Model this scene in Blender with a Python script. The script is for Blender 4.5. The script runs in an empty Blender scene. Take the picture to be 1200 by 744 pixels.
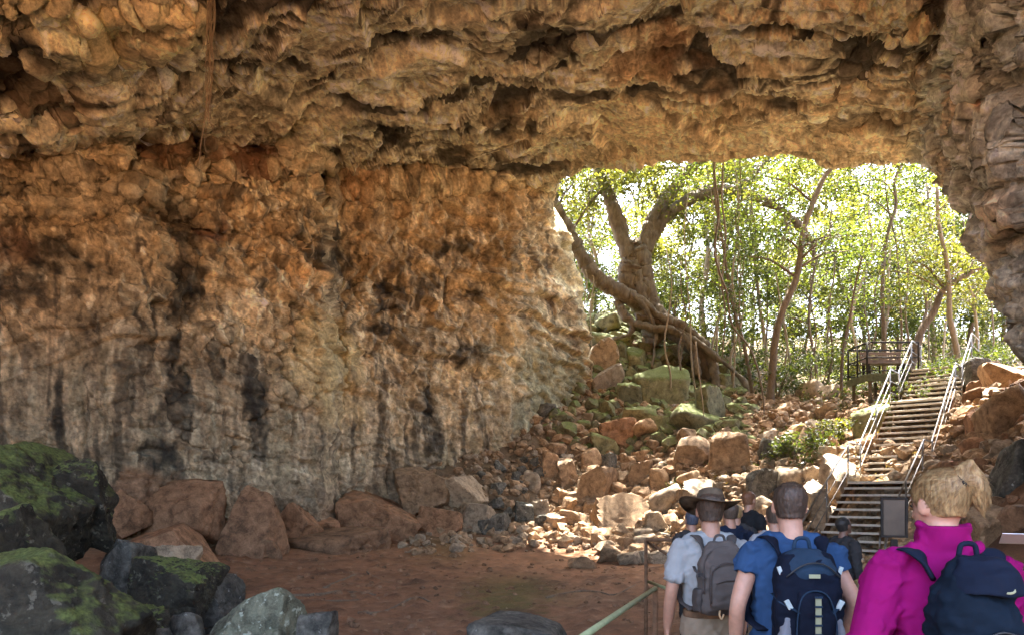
import bpy, bmesh, math, random
import numpy as np
from mathutils import Vector, Matrix, Quaternion, Euler

S = bpy.context.scene
COL = S.collection
F = 850.0            # focal length in pixels of the 1200 px wide photograph
CZ = 1.85            # eye height above the cave floor
HY = 580.0           # row of the horizon

# ------------------------------------------------------------ camera
cd = bpy.data.cameras.new('camera'); cam = bpy.data.objects.new('camera', cd); COL.objects.link(cam)
cam.location = (0, 0, CZ); cam.rotation_euler = (math.radians(90), 0, 0)
cd.sensor_width = 36.0; cd.lens = 36.0 * F / 1200.0; cd.shift_y = (HY - 372.0) / 1200.0
cd.clip_start = 0.05; cd.clip_end = 3000
S.camera = cam
# ------------------------------------------------------------ light
SUN_EL, SUN_AZ = math.radians(66), math.radians(14)      # azimuth from +Y towards +X
w = bpy.data.worlds.new('World'); S.world = w; w.use_nodes = True
nt = w.node_tree; nt.nodes.clear()
sky = nt.nodes.new('ShaderNodeTexSky'); sky.sky_type = 'NISHITA'; sky.sun_disc = False
sky.sun_elevation = SUN_EL; sky.sun_rotation = SUN_AZ; sky.dust_density = 6.0; sky.ozone_density = 0.6; sky.air_density = 0.8; sky.altitude = 300
bg = nt.nodes.new('ShaderNodeBackground'); bg.inputs[1].default_value = 0.15
wo = nt.nodes.new('ShaderNodeOutputWorld')
nt.links.new(sky.outputs[0], bg.inputs[0]); nt.links.new(bg.outputs[0], wo.inputs[0])
sl = bpy.data.lights.new('sun', 'SUN'); so = bpy.data.objects.new('sun', sl); COL.objects.link(so)
sl.energy = 5.0; sl.angle = math.radians(0.53); sl.color = (1.0, 0.95, 0.86)
sdir = Vector((math.cos(SUN_EL) * math.sin(SUN_AZ), math.cos(SUN_EL) * math.cos(SUN_AZ), math.sin(SUN_EL)))
so.rotation_euler = sdir.to_track_quat('Z', 'Y').to_euler(); so.location = sdir * 60
S.view_settings.view_transform = 'Standard'; S.view_settings.look = 'None'
S.view_settings.gamma = 1.0; S.view_settings.exposure = 3.9
S.render.engine = 'CYCLES'
S.cycles.use_denoising = True
S.cycles.max_bounces = 10; S.cycles.diffuse_bounces = 7; S.cycles.glossy_bounces = 3
S.cycles.transmission_bounces = 6; S.cycles.transparent_max_bounces = 6
S.cycles.sample_clamp_indirect = 6.0; S.cycles.caustics_reflective = False; S.cycles.caustics_refractive = False

def P(px, py, d):
    return Vector(((px - 600.0) / F * d, d, CZ + (HY - py) / F * d))

# ------------------------------------------------------------ numpy noise
def _hash(ix, iy, iz, seed):
    h = (ix.astype(np.uint32) * np.uint32(374761393) + iy.astype(np.uint32) * np.uint32(668265263)
         + iz.astype(np.uint32) * np.uint32(2147483647) + np.uint32((seed * 1274126177) & 0xffffffff))
    h ^= h >> np.uint32(13); h *= np.uint32(1274126177); h ^= h >> np.uint32(16)
    h *= np.uint32(2246822519); h ^= h >> np.uint32(13)
    return h

_PT = {}
def _perm(seed):
    if seed not in _PT:
        r_ = np.random.RandomState(seed & 0x7fffffff); a = r_.permutation(256).astype(np.int32)
        g = r_.uniform(-1, 1, (256, 3)).astype(np.float32)
        _PT[seed] = (np.concatenate([a, a, a]), g[:, 0].copy(), g[:, 1].copy(), g[:, 2].copy())
    return _PT[seed]
def perlin(p, seed=0):
    p = np.asarray(p, np.float32); P_, G0, G1, G2 = _perm(int(seed))
    x, y, z = p[:, 0], p[:, 1], p[:, 2]
    fx, fy, fz = np.floor(x), np.floor(y), np.floor(z)
    ix = fx.astype(np.int32) & 255; iy = fy.astype(np.int32) & 255; iz = fz.astype(np.int32) & 255
    x = x - fx; y = y - fy; z = z - fz
    u = x * x * x * (x * (x * 6 - 15) + 10); v = y * y * y * (y * (y * 6 - 15) + 10); w_ = z * z * z * (z * (z * 6 - 15) + 10)
    A = P_[ix] + iy; B = P_[ix + 1] + iy
    AA = P_[A] + iz; AB = P_[A + 1] + iz; BA = P_[B] + iz; BB = P_[B + 1] + iz
    def g(k, a, b, c):
        h = P_[k]; return G0[h] * a + G1[h] * b + G2[h] * c
    x1, y1, z1 = x - 1, y - 1, z - 1
    def L_(a, b, t): return a + t * (b - a)
    lo = L_(L_(g(AA, x, y, z), g(BA, x1, y, z), u), L_(g(AB, x, y1, z), g(BB, x1, y1, z), u), v)
    hi = L_(L_(g(AA + 1, x, y, z1), g(BA + 1, x1, y, z1), u), L_(g(AB + 1, x, y1, z1), g(BB + 1, x1, y1, z1), u), v)
    return L_(lo, hi, w_) * 1.35

def fbm(p, octv=4, seed=0, gain=0.5, lac=2.03):
    a, s, o = 1.0, 0.0, 0.0
    q = np.asarray(p, np.float32)
    for k in range(octv):
        s = s + a * perlin(q, seed + 17 * k); o += a; a *= gain; q = q * lac + 3.7
    return s / o * 1.6

def ridged(p, octv=3, seed=0, gain=0.5):
    a, s, o = 1.0, 0.0, 0.0
    q = np.asarray(p, np.float32)
    for k in range(octv):
        s = s + a * (1 - np.abs(perlin(q, seed + 13 * k)) * 2.2); o += a; a *= gain; q = q * 2.05 + 1.3
    return s / o

def voronoi(p, seed=0, jit=1.0):
    p = np.asarray(p, np.float32)
    i = np.floor(p).astype(np.int64); n = len(p)
    f1 = np.full(n, 9.0, np.float32); f2 = np.full(n, 9.0, np.float32)
    cid = np.zeros(n, np.uint32); cv = np.zeros((n, 3), np.float32)
    for dx in (-1, 0, 1):
        for dy in (-1, 0, 1):
            for dz in (-1, 0, 1):
                c = i + np.array([dx, dy, dz])
                h = _hash(c[:, 0], c[:, 1], c[:, 2], seed)
                q = np.stack([(h & np.uint32(1023)), (h >> np.uint32(10)) & np.uint32(1023), (h >> np.uint32(20)) & np.uint32(1023)], 1).astype(np.float32) / 1023.0
                v = p - (c + 0.5 + (q - 0.5) * jit)
                d = np.sqrt((v * v).sum(1))
                m = d < f1
                f2 = np.where(m, f1, np.minimum(f2, d)); cid = np.where(m, h, cid)
                cv[m] = v[m]; f1 = np.where(m, d, f1)
    return f1, f2, cid, cv

def rnd(cid, k=0):
    h = cid.astype(np.uint32) * np.uint32(2654435761) + np.uint32(k * 40503 + 977)
    h ^= h >> np.uint32(15); h *= np.uint32(2246822519); h ^= h >> np.uint32(13)
    return (h & np.uint32(65535)).astype(np.float32) / 65535.0

def terrace(n, lv, soft=0.18):
    t = n * lv; k = np.floor(t); f = t - k
    return (k + sstep(1 - soft, 1, f)) / lv, k

def saw(t, drop=0.10):
    """overlapping ledges: a slow rise and a sudden drop"""
    k = np.floor(t); f = t - k
    return np.where(f < 1 - drop, f / (1 - drop), (1 - f) / drop), k

def sstep(a, b, x):
    t = np.clip((x - a) / (b - a), 0, 1); return t * t * (3 - 2 * t)
def mix3(a, b, t):
    return a + (np.asarray(b, np.float32) - a) * np.asarray(t)[:, None]

# ------------------------------------------------------------ mesh helpers
def fast_mesh(name, verts, faces, smooth=True, color=None):
    """faces: (n,4) or (n,3) int array"""
    verts = np.asarray(verts, np.float32); faces = np.asarray(faces, np.int32)
    me = bpy.data.meshes.new(name)
    k = faces.shape[1]; n = len(faces)
    me.vertices.add(len(verts)); me.vertices.foreach_set('co', verts.ravel())
    me.loops.add(n * k); me.loops.foreach_set('vertex_index', faces.ravel())
    me.polygons.add(n); me.polygons.foreach_set('loop_start', np.arange(n, dtype=np.int32) * k)
    me.update(calc_edges=True)
    me.polygons.foreach_set('use_smooth', np.full(n, bool(smooth)))
    if color is not None: set_col(me, color)
    me.validate()
    return me

def set_col(me, color, name='Col'):
    a = me.color_attributes.new(name, 'FLOAT_COLOR', 'POINT')
    c = np.ones((len(me.vertices), 4), np.float32); c[:, :3] = np.clip(color, 0, 1)
    a.data.foreach_set('color', c.ravel())

def get_v(me):
    a = np.empty(len(me.vertices) * 3, np.float32); me.vertices.foreach_get('co', a); return a.reshape(-1, 3)
def get_n(me):
    a = np.empty(len(me.vertices) * 3, np.float32); me.vertex_normals.foreach_get('vector', a); return a.reshape(-1, 3)
def set_v(me, v):
    me.vertices.foreach_set('co', np.asarray(v, np.float32).ravel()); me.update()

def obj(name, me, mat=None, parent=None, loc=None):
    o = bpy.data.objects.new(name, me); COL.objects.link(o)
    if mat is not None and me is not None and len(me.materials) == 0: me.materials.append(mat)
    if parent is not None: o.parent = parent
    if loc is not None: o.location = loc
    return o
def tag(o, label=None, cat=None, group=None, kind=None):
    if label: o['label'] = label
    if cat: o['category'] = cat
    if group: o['group'] = group
    if kind: o['kind'] = kind
    return o
def empty(name, loc=(0, 0, 0), rz=0.0):
    o = bpy.data.objects.new(name, None); COL.objects.link(o); o.location = loc; o.rotation_euler = (0, 0, rz)
    o.empty_display_size = 0.2
    return o
def copy_tree(o, parent=None):
    c = o.copy(); COL.objects.link(c)
    if parent is not None: c.parent = parent
    for ch in list(o.children): copy_tree(ch, c)
    return c

class MB:
    """collects shapes and links them as one mesh object"""
    def __init__(s): s.v = []; s.f = []; s.n = 0
    def add(s, v, f):
        s.v += [tuple(x) for x in v]; s.f += [tuple(i + s.n for i in q) for q in f]; s.n += len(v)
    def box(s, c, size, rot=None):
        hx, hy, hz = size[0] / 2, size[1] / 2, size[2] / 2
        b = min(hx, hy, hz) * 0.18
        v = []
        for sx in (-1, 1):
            for sy in (-1, 1):
                for sz in (-1, 1):
                    v += [Vector((sx * (hx - b), sy * (hy - b), sz * hz)), Vector((sx * (hx - b), sy * hy, sz * (hz - b))), Vector((sx * hx, sy * (hy - b), sz * (hz - b)))]
        if rot is not None: v = [rot @ q for q in v]
        v = [q + Vector(c) for q in v]
        bm = bmesh.new()
        for q in v: bm.verts.new(q)
        r = bmesh.ops.convex_hull(bm, input=bm.verts)
        bm.verts.ensure_lookup_table(); bm.verts.index_update()
        s.add([x.co.copy() for x in bm.verts], [[x.index for x in fc.verts] for fc in bm.faces]); bm.free()
    def tube(s, pts, r, seg=8, cap=True, flat=None):
        v, f = tube_vf(pts, r, seg, cap, flat); s.add(v, f)
    def mesh(s, name, smooth=True):
        me = bpy.data.meshes.new(name); me.from_pydata([tuple(x) for x in s.v], [], s.f); me.update()
        me.polygons.foreach_set('use_smooth', [bool(smooth)] * len(me.polygons)); return me
    def build(s, name, mat, parent=None, smooth=True):
        return obj(name, s.mesh(name, smooth), mat, parent)

def smooth_path(pts, n=6):
    """catmull-rom through points (tuples of any length)"""
    p = [np.array(q, float) for q in pts]
    if len(p) < 3 or n < 2: return [tuple(q) for q in p]
    p = [2 * p[0] - p[1]] + p + [2 * p[-1] - p[-2]]
    out = []
    for i in range(1, len(p) - 2):
        for k in range(n):
            t = k / n
            out.append(0.5 * ((2 * p[i]) + (-p[i-1] + p[i+1]) * t + (2*p[i-1] - 5*p[i] + 4*p[i+1] - p[i+2]) * t*t + (-p[i-1] + 3*p[i] - 3*p[i+1] + p[i+2]) * t**3))
    out.append(p[-2])
    return [tuple(q) for q in out]

def tube_vf(pts, r, seg=8, cap=True, flat=None):
    pts = [Vector(q[:3]) for q in pts]; n = len(pts)
    if not hasattr(r, '__len__'): r = [r] * n
    v = []; f = []; up = None
    for i, q in enumerate(pts):
        t = (pts[min(i + 1, n - 1)] - pts[max(i - 1, 0)]).normalized()
        if up is None:
            up = Vector((0, 0, 1)) if abs(t.z) < 0.9 else Vector((1, 0, 0))
            if flat is not None: up = Vector(flat)
        a = t.cross(up)
        if a.length < 1e-5: a = t.orthogonal()
        a.normalize(); b = a.cross(t).normalized()
        if flat is None: up = b
        ri = r[i]
        ra, rb = (ri if hasattr(ri, '__len__') else (ri, ri))
        for k in range(seg):
            an = 2 * math.pi * k / seg
            v.append(q + a * (ra * math.cos(an)) + b * (rb * math.sin(an)))
    for i in range(n - 1):
        for k in range(seg):
            k2 = (k + 1) % seg
            f.append((i * seg + k, i * seg + k2, (i + 1) * seg + k2, (i + 1) * seg + k))
    if cap:
        f.append(tuple(range(seg))[::-1]); f.append(tuple((n - 1) * seg + k for k in range(seg)))
    return v, f

# ------------------------------------------------------------ materials
def mat_new(name):
    m = bpy.data.materials.new(name); m.use_nodes = True; t = m.node_tree; t.nodes.clear()
    out = t.nodes.new('ShaderNodeOutputMaterial'); b = t.nodes.new('ShaderNodeBsdfPrincipled')
    t.links.new(b.outputs[0], out.inputs[0]); return m, t, b, out
def N(t, kind, **kw):
    n = t.nodes.new(kind)
    for k, v in kw.items():
        if k.startswith('i_'):
            key = k[2:]; n.inputs[int(key) if key.isdigit() else key].default_value = v
        else: setattr(n, k, v)
    return n

def mat_rock(name, attr='Col', base=None, scale=1.0, rough=0.85, bump=0.5, var=0.35, speck=None, moss=None, s2=22.0, bd=0.06):
    """vertex colour (or a base colour) broken up by two noises, with fine relief; moss grows on upward faces"""
    m, t, b, out = mat_new(name); L = t.links.new
    tc = N(t, 'ShaderNodeTexCoord'); oi = N(t, 'ShaderNodeObjectInfo')
    mp = N(t, 'ShaderNodeVectorMath', operation='ADD')
    L(tc.outputs['Object'], mp.inputs[0]); 
    if base is not None: L(oi.outputs['Location'], mp.inputs[1])
    n1 = N(t, 'ShaderNodeTexNoise', i_Scale=3.0 * scale, i_Detail=10.0, i_Roughness=0.68, i_Distortion=0.4)
    n2 = N(t, 'ShaderNodeTexNoise', i_Scale=s2 * scale, i_Detail=8.0, i_Roughness=0.7)
    L(mp.outputs[0], n1.inputs['Vector']); L(mp.outputs[0], n2.inputs['Vector'])
    if base is None:
        ca = N(t, 'ShaderNodeVertexColor', layer_name=attr); col = ca.outputs[0]
    else:
        r = N(t, 'ShaderNodeValToRGB'); L(n1.outputs[0], r.inputs[0])
        e = r.color_ramp.elements
        e[0].position = 0.28; e[1].position = 0.72
        e[0].color = (*[c * 0.6 for c in base[0]], 1); e[1].color = (*base[1], 1)
        x = e.new(0.5); x.color = (*[(p + q) / 2 for p, q in zip(base[0], base[1])], 1)
        col = r.outputs[0]
        if len(base) > 2:      # per-object tint between tones
            r2 = N(t, 'ShaderNodeValToRGB'); L(oi.outputs['Random'], r2.inputs[0]); e = r2.color_ramp.elements
            e[0].color = (*base[2], 1); e[1].color = (*base[3], 1)
            mm = N(t, 'ShaderNodeMix', data_type='RGBA', blend_type='MULTIPLY'); mm.inputs[0].default_value = 1
            L(col, mm.inputs[6]); L(r2.outputs[0], mm.inputs[7]); col = mm.outputs[2]
    mr = N(t, 'ShaderNodeMapRange'); mr.inputs[1].default_value = 0.36; mr.inputs[2].default_value = 0.66
    mr.inputs[3].default_value = 1 - var * 1.25; mr.inputs[4].default_value = 1 + var
    mxn = N(t, 'ShaderNodeMix', data_type='FLOAT'); mxn.inputs[0].default_value = 0.55
    L(n1.outputs[0], mxn.inputs[2]); L(n2.outputs[0], mxn.inputs[3]); L(mxn.outputs[0], mr.inputs[0])
    vm = N(t, 'ShaderNodeVectorMath', operation='SCALE'); L(col, vm.inputs[0]); L(mr.outputs[0], vm.inputs['Scale'])
    col = vm.outputs[0]
    if speck:
        n3 = N(t, 'ShaderNodeTexNoise', i_Scale=speck[1], i_Detail=4.0, i_Roughness=0.6); L(mp.outputs[0], n3.inputs['Vector'])
        r3 = N(t, 'ShaderNodeMapRange'); r3.inputs[1].default_value = speck[2]; r3.inputs[2].default_value = speck[2] + 0.06
        L(n3.outputs[0], r3.inputs[0])
        m3 = N(t, 'ShaderNodeMix', data_type='RGBA'); L(r3.outputs[0], m3.inputs[0]); L(col, m3.inputs[6]); m3.inputs[7].default_value = (*speck[0], 1)
        col = m3.outputs[2]
    if moss:
        g = N(t, 'ShaderNodeNewGeometry'); sx = N(t, 'ShaderNodeSeparateXYZ'); L(g.outputs['Normal'], sx.inputs[0])
        n4 = N(t, 'ShaderNodeTexNoise', i_Scale=moss[1], i_Detail=6.0, i_Roughness=0.65); L(mp.outputs[0], n4.inputs['Vector'])
        ad = N(t, 'ShaderNodeMath', operation='MULTIPLY_ADD'); L(n4.outputs[0], ad.inputs[0]); ad.inputs[1].default_value = 1.8; L(sx.outputs[2], ad.inputs[2])
        r4 = N(t, 'ShaderNodeMapRange'); r4.inputs[1].default_value = moss[2]; r4.inputs[2].default_value = moss[2] + 0.35; L(ad.outputs[0], r4.inputs[0])
        n5 = N(t, 'ShaderNodeTexNoise', i_Scale=30.0, i_Detail=5.0); L(mp.outputs[0], n5.inputs['Vector'])
        r5 = N(t, 'ShaderNodeValToRGB'); L(n5.outputs[0], r5.inputs[0]); e = r5.color_ramp.elements
        e[0].position = 0.3; e[1].position = 0.7; e[0].color = (*[c * 0.45 for c in moss[0]], 1); e[1].color = (*[c * 1.35 for c in moss[0]], 1)
        m4 = N(t, 'ShaderNodeMix', data_type='RGBA'); L(r4.outputs[0], m4.inputs[0]); L(col, m4.inputs[6]); L(r5.outputs[0], m4.inputs[7])
        col = m4.outputs[2]
    L(col, b.inputs['Base Color'])
    b.inputs['Roughness'].default_value = rough; b.inputs['Specular IOR Level'].default_value = 0.3
    bp = N(t, 'ShaderNodeBump', i_Strength=bump, i_Distance=bd / scale)
    L(mxn.outputs[0], bp.inputs['Height']); L(bp.outputs[0], b.inputs['Normal'])
    return m

def mat_plain(name, color, rough=0.6, metal=0.0, nscale=20.0, var=0.15, bump=0.1, dist=0.004, weave=None):
    m, t, b, out = mat_new(name); L = t.links.new; b.inputs['Specular IOR Level'].default_value = 0.12 if rough > 0.75 else 0.4
    tc = N(t, 'ShaderNodeTexCoord')
    n1 = N(t, 'ShaderNodeTexNoise', i_Scale=nscale, i_Detail=6.0, i_Roughness=0.6); L(tc.outputs['Object'], n1.inputs['Vector'])
    r = N(t, 'ShaderNodeValToRGB'); e = r.color_ramp.elements; L(n1.outputs[0], r.inputs[0])
    e[0].position = 0.3; e[1].position = 0.7
    e[0].color = (*[c * (1 - var) for c in color], 1); e[1].color = (*[min(1, c * (1 + var)) for c in color], 1)
    L(r.outputs[0], b.inputs['Base Color']); b.inputs['Roughness'].default_value = rough; b.inputs['Metallic'].default_value = metal
    h = n1.outputs[0]
    if weave:
        n2 = N(t, 'ShaderNodeTexNoise', i_Scale=weave, i_Detail=2.0); L(tc.outputs['Object'], n2.inputs['Vector']); h = n2.outputs[0]
    bp = N(t, 'ShaderNodeBump', i_Strength=bump, i_Distance=dist); L(h, bp.inputs['Height']); L(bp.outputs[0], b.inputs['Normal'])
    return m

def mat_leaf(name, c1, c2, trans=0.45, rough=0.45):
    m, t, b, out = mat_new(name); L = t.links.new
    ca = N(t, 'ShaderNodeVertexColor', layer_name='Col')     # red channel picks the tone of each leaf
    sx = N(t, 'ShaderNodeSeparateColor'); L(ca.outputs[0], sx.inputs[0])
    r = N(t, 'ShaderNodeValToRGB'); L(sx.outputs[0], r.inputs[0]); e = r.color_ramp.elements
    e[0].color = (*c1, 1); e[1].color = (*c2, 1)
    L(r.outputs[0], b.inputs['Base Color']); b.inputs['Roughness'].default_value = rough
    tr = N(t, 'ShaderNodeBsdfTranslucent')
    mu = N(t, 'ShaderNodeMix', data_type='RGBA', blend_type='MULTIPLY'); mu.inputs[0].default_value = 1
    L(r.outputs[0], mu.inputs[6]); mu.inputs[7].default_value = (2.6, 2.5, 1.1, 1); L(mu.outputs[2], tr.inputs[0])
    ms = N(t, 'ShaderNodeMixShader'); ms.inputs[0].default_value = trans
    L(b.outputs[0], ms.inputs[1]); L(tr.outputs[0], ms.inputs[2]); L(ms.outputs[0], out.inputs[0])
    return m
# ============================================================ terrain
def xy(px, d): return ((px - 600.0) / F * d, d)
_tp = []
def tpt(px, d, z=None, py=None):
    x, y = xy(px, d); _tp.append((x, y, z if z is not None else CZ + (HY - py) / F * d))
for a in [(600, 3, 0), (200, 3, 0.5), (1000, 3, 0), (600, 8, 0), (900, 8, 0), (1100, 9, 0.1), (300, 10, 0), (500, 14, 0), (700, 14, 0), (850, 14, 0.0),
          (950, 14, 0.1), (400, 18, 0.1), (600, 18, 0.0), (720, 18, 0.0), (500, 21, 0.25), (600, 21.5, 0.1), (100, 16, 0.5), (0, 13, 0.3), (-200, 10, 0.2), (250, 18, 0.4),
          (430, 22.5, 0.6), (-100, 4, 1.0), (0, 6.5, 0.7), (100, 8, 0.25)]: tpt(*a)
for a in [(640, 24, 605), (640, 28, 480), (560, 24.5, 570), (560, 26.5, 520), (480, 23.8, 595), (700, 22, 636), (700, 27, 530), (700, 33, 405), (740, 36, 368),
          (760, 19.5, 655), (760, 24, 580), (760, 29, 478), (760, 33, 420), (830, 18.5, 650), (830, 22, 575), (830, 26, 505), (830, 31, 460),
          (920, 17.5, 630), (920, 21, 560), (920, 25, 500), (920, 31, 462), (1000, 17, 610), (1000, 20, 545), (1000, 23, 500), (1000, 28, 462),
          (1037, 15.5, 650), (1037, 17.7, 590), (1080, 20.9, 500), (1104, 23, 462), (1104, 27, 448), (1180, 12, 610), (1180, 15, 545), (1180, 18, 470), (1220, 11, 560), (1240, 20, 420),
          (1250, 14, 470), (1350, 12, 420), (600, 34, 400), (500, 34, 380), (1000, 40, 455), (800, 45, 440), (1200, 30, 430), (1200, 45, 440), (900, 60, 395), (600, 60, 390), (1300, 60, 400), (1100, 60, 395), (750, 60, 390), (1000, 50, 425), (800, 52, 415)]: tpt(a[0], a[1], py=a[2])
for x in (-60, -30, 0, 30, 60):
    _tp.append((x, 90, 19.0)); 
    if abs(x) > 10: _tp.append((x, -12, 2.0)); _tp.append((x, 10, 3.0)); _tp.append((x, 45, 10.0))
_tp += [(0, -10, 0.2), (-6, -6, 0.3), (4, -6, 0.2), (0, -30, 1.5)]
_T = np.array(_tp, np.float64)
_d = np.sqrt(((_T[:, None, :2] - _T[None, :, :2]) ** 2).sum(2))
_A = np.block([[-_d + 0.0 * np.eye(len(_T)), np.c_[np.ones(len(_T)), _T[:, :2]]], [np.r_[[np.ones(len(_T))], _T[:, :2].T], np.zeros((3, 3))]])
_W = np.linalg.solve(_A, np.r_[_T[:, 2], 0, 0, 0])
def Hbase(x, y):
    x = np.asarray(x, np.float64); y = np.asarray(y, np.float64)
    sx, sy = np.clip(x, -70, 70), np.clip(y, -35, 95)
    out = _W[-3] + _W[-2] * sx + _W[-1] * sy
    for i in range(len(_T)): out = out - _W[i] * np.sqrt((sx - _T[i, 0]) ** 2 + (sy - _T[i, 1]) ** 2)
    return out
def outside(x, y):
    """0 on the dirt floor of the cave, 1 on the rubble and the slope outside"""
    h = Hbase(x, y); return sstep(0.35, 0.9, h) * sstep(15, 19, np.asarray(y, np.float64) - 0.0 * x)
def H(x, y):
    x = np.atleast_1d(np.asarray(x, np.float64)); y = np.atleast_1d(np.asarray(y, np.float64))
    h = Hbase(x, y); o = outside(x, y)
    p = np.stack([x, y, x * 0], 1)
    near = np.exp(-np.maximum(0, np.hypot(x, y) - 60) / 60)
    h = h + (0.07 + 0.28 * o) * fbm(p * 0.55, 4, 5) * near + 0.018 * fbm(p * 3.1, 3, 9) * near
    return h
def H1(x, y): return float(H([x], [y])[0])
def hit(px, py, d0=4.0, d1=60.0):
    """where the ray through a pixel meets the ground"""
    d = np.linspace(d0, d1, 170); x = (px - 600) / F * d; z = CZ + (HY - py) / F * d
    e = z - Hbase(x, d)
    if not (e < 0).any(): return None
    k = int(np.argmax(e < 0))
    if k == 0: return Vector((x[0], d[0], H1(x[0], d[0])))
    t = e[k - 1] / (e[k - 1] - e[k]); dd = d[k - 1] + t * (d[k] - d[k - 1]); xx = (px - 600) / F * dd
    return Vector((xx, dd, H1(xx, dd)))

def ngrid(segs):
    out = [np.array([segs[0][0]])]
    for a, b, n in segs: out.append(np.linspace(a, b, n + 1)[1:])
    return np.concatenate(out)
def grid_faces(nx, ny):
    i = np.arange(nx * ny).reshape(ny, nx)
    return np.stack([i[:-1, :-1].ravel(), i[:-1, 1:].ravel(), i[1:, 1:].ravel(), i[1:, :-1].ravel()], 1)

gx = ngrid([(-900, -90, 14), (-90, -18, 30), (-18, 20, 330), (20, 90, 35), (90, 900, 14)])
gy = ngrid([(-900, -40, 12), (-40, 4, 60), (4, 12, 70), (12, 34, 210), (34, 60, 60), (60, 120, 20), (120, 900, 14)])
X, Y = np.meshgrid(gx, gy); x, y = X.ravel(), Y.ravel()
z = H(x, y); o_ = outside(x, y)
p3 = np.stack([x, y, z], 1)
nn = fbm(p3 * 0.8, 4, 31); n2 = fbm(p3 * 4.0, 4, 37); n3 = fbm(p3 * 0.35, 3, 41)
z = z + np.where(np.abs(x) < 25, 0.035 * np.abs(fbm(p3 * 1.7, 3, 43)) + 0.10 * np.maximum(0, n2 - .1) + 0.02 * n2, 0) * (y > 0) * (y < 60)
c = np.tile(np.array([[0.24, 0.12, 0.06]], np.float32), (len(x), 1))
c = mix3(c, (0.115, 0.058, 0.03), sstep(0.0, 0.7, nn)); c = mix3(c, (0.25, 0.14, 0.075), sstep(0.25, 0.8, n3) * 0.7)
c = mix3(c, (0.06, 0.036, 0.02), sstep(0.1, 0.6, n2) * 0.6); c = mix3(c, (0.36, 0.23, 0.14), sstep(0.35, 0.5, fbm(p3 * 6.5, 3, 44)) * 0.5)
for (mx, my, r) in [(600, 690, 1.6), (590, 712, 0.9), (520, 640, 1.5)]:          # faint moss on the dirt
    h = hit(mx, my); dd = np.hypot((x - h.x) / 1.0, (y - h.y) / 2.2)
    c = mix3(c, (0.105, 0.09, 0.022), sstep(r, 0.1, dd + 0.7 * n2) * (0.75 if mx > 550 else 0.35))
c = mix3(c, (0.15, 0.105, 0.06), o_ * 0.9); c = mix3(c, (0.05, 0.04, 0.025), o_ * sstep(0.0, 0.6, n2) * 0.7)
c = mix3(c, (0.33, 0.27, 0.18), o_ * sstep(27, 33, y) * sstep(-0.2, 0.6, n2) * 0.8)     # pale leaf litter on the slope above
M_ground = mat_rock('dirt', bump=0.6, var=0.35, scale=1.6, rough=0.95, speck=((0.40, 0.27, 0.17), 9.0, 0.69))
g = obj('ground', fast_mesh('ground', np.stack([x, y, z], 1), grid_faces(len(gx), len(gy)), True, c), M_ground)
tag(g, 'red brown dirt floor of the cave running out to the rubble slope', kind='structure')

# ============================================================ the cave shell
def interp(xs, pts):
    a = np.array(pts, float); return np.interp(xs, a[:, 0], a[:, 1])
px = ngrid([(-1500, -20, 60), (-20, 1215, 770), (1215, 2600, 60)])
py = ngrid([(-2800, -600, 22), (-600, -14, 60), (-14, 650, 415), (650, 900, 20)])
PX, PY = np.meshgrid(px, py); NX, NY = len(px), len(py)
U = (PX - 600) / F; V = (HY - PY) / F
# left wall: depth by column, slightly leaning
Dl = interp(PX, [(-1500, 5.6), (-900, 8.2), (-500, 11.2), (-200, 14.6), (0, 16.8), (150, 17.6), (240, 18.9), (320, 20.3), (375, 21.3), (395, 23.2), (500, 25.2), (600, 27.0), (650, 28.6), (700, 31.0), (2600, 60)])
zl = V * Dl + CZ
Dl = Dl + 0.5 * sstep(7.5, 9.2, zl) * sstep(-50, 60, PX) * sstep(640, 400, PX) - 0.10 * np.clip(2.5 - zl, 0, 3) * 1.2
# ceiling
Dc = np.full_like(PX, 16.0)
for _ in range(25):
    hx, hy = U * Dc, Dc
    hc = 12.0 + 0.15 * (np.clip(hy, 3, 40) - 15) - 1.6 * (np.clip(hx - 1, -14, 13) / 11) ** 2
    Dn = (hc - CZ) / np.maximum(V, 0.02); Dc = 0.5 * Dc + 0.5 * np.clip(Dn, 1.5, 200)
# right wall: x = a + b*y in plan, leaning in with height
Dr = np.full_like(PX, 15.0)
for _ in range(30):
    zz = V * Dr + CZ
    lean = 0.09 * np.clip(zz - 5.5, 0, 6)
    xw = np.maximum(2.86 + 0.44 * Dr, 5.9) - lean
    Dn = np.where(U > 0.05, xw / np.maximum(U, 0.05), 300); Dr = 0.5 * Dr + 0.5 * np.clip(Dn, 1.2, 300)
def smin(a, b, k):
    h = np.clip(0.5 + 0.5 * (b - a) / k, 0, 1); return b + (a - b) * h - k * h * (1 - h)
D = smin(smin(Dl, Dc, 1.0), Dr, 1.2)
zone = np.argmin(np.stack([Dl, Dc, Dr]), 0)          # 0 wall, 1 ceiling, 2 right wall
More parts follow.
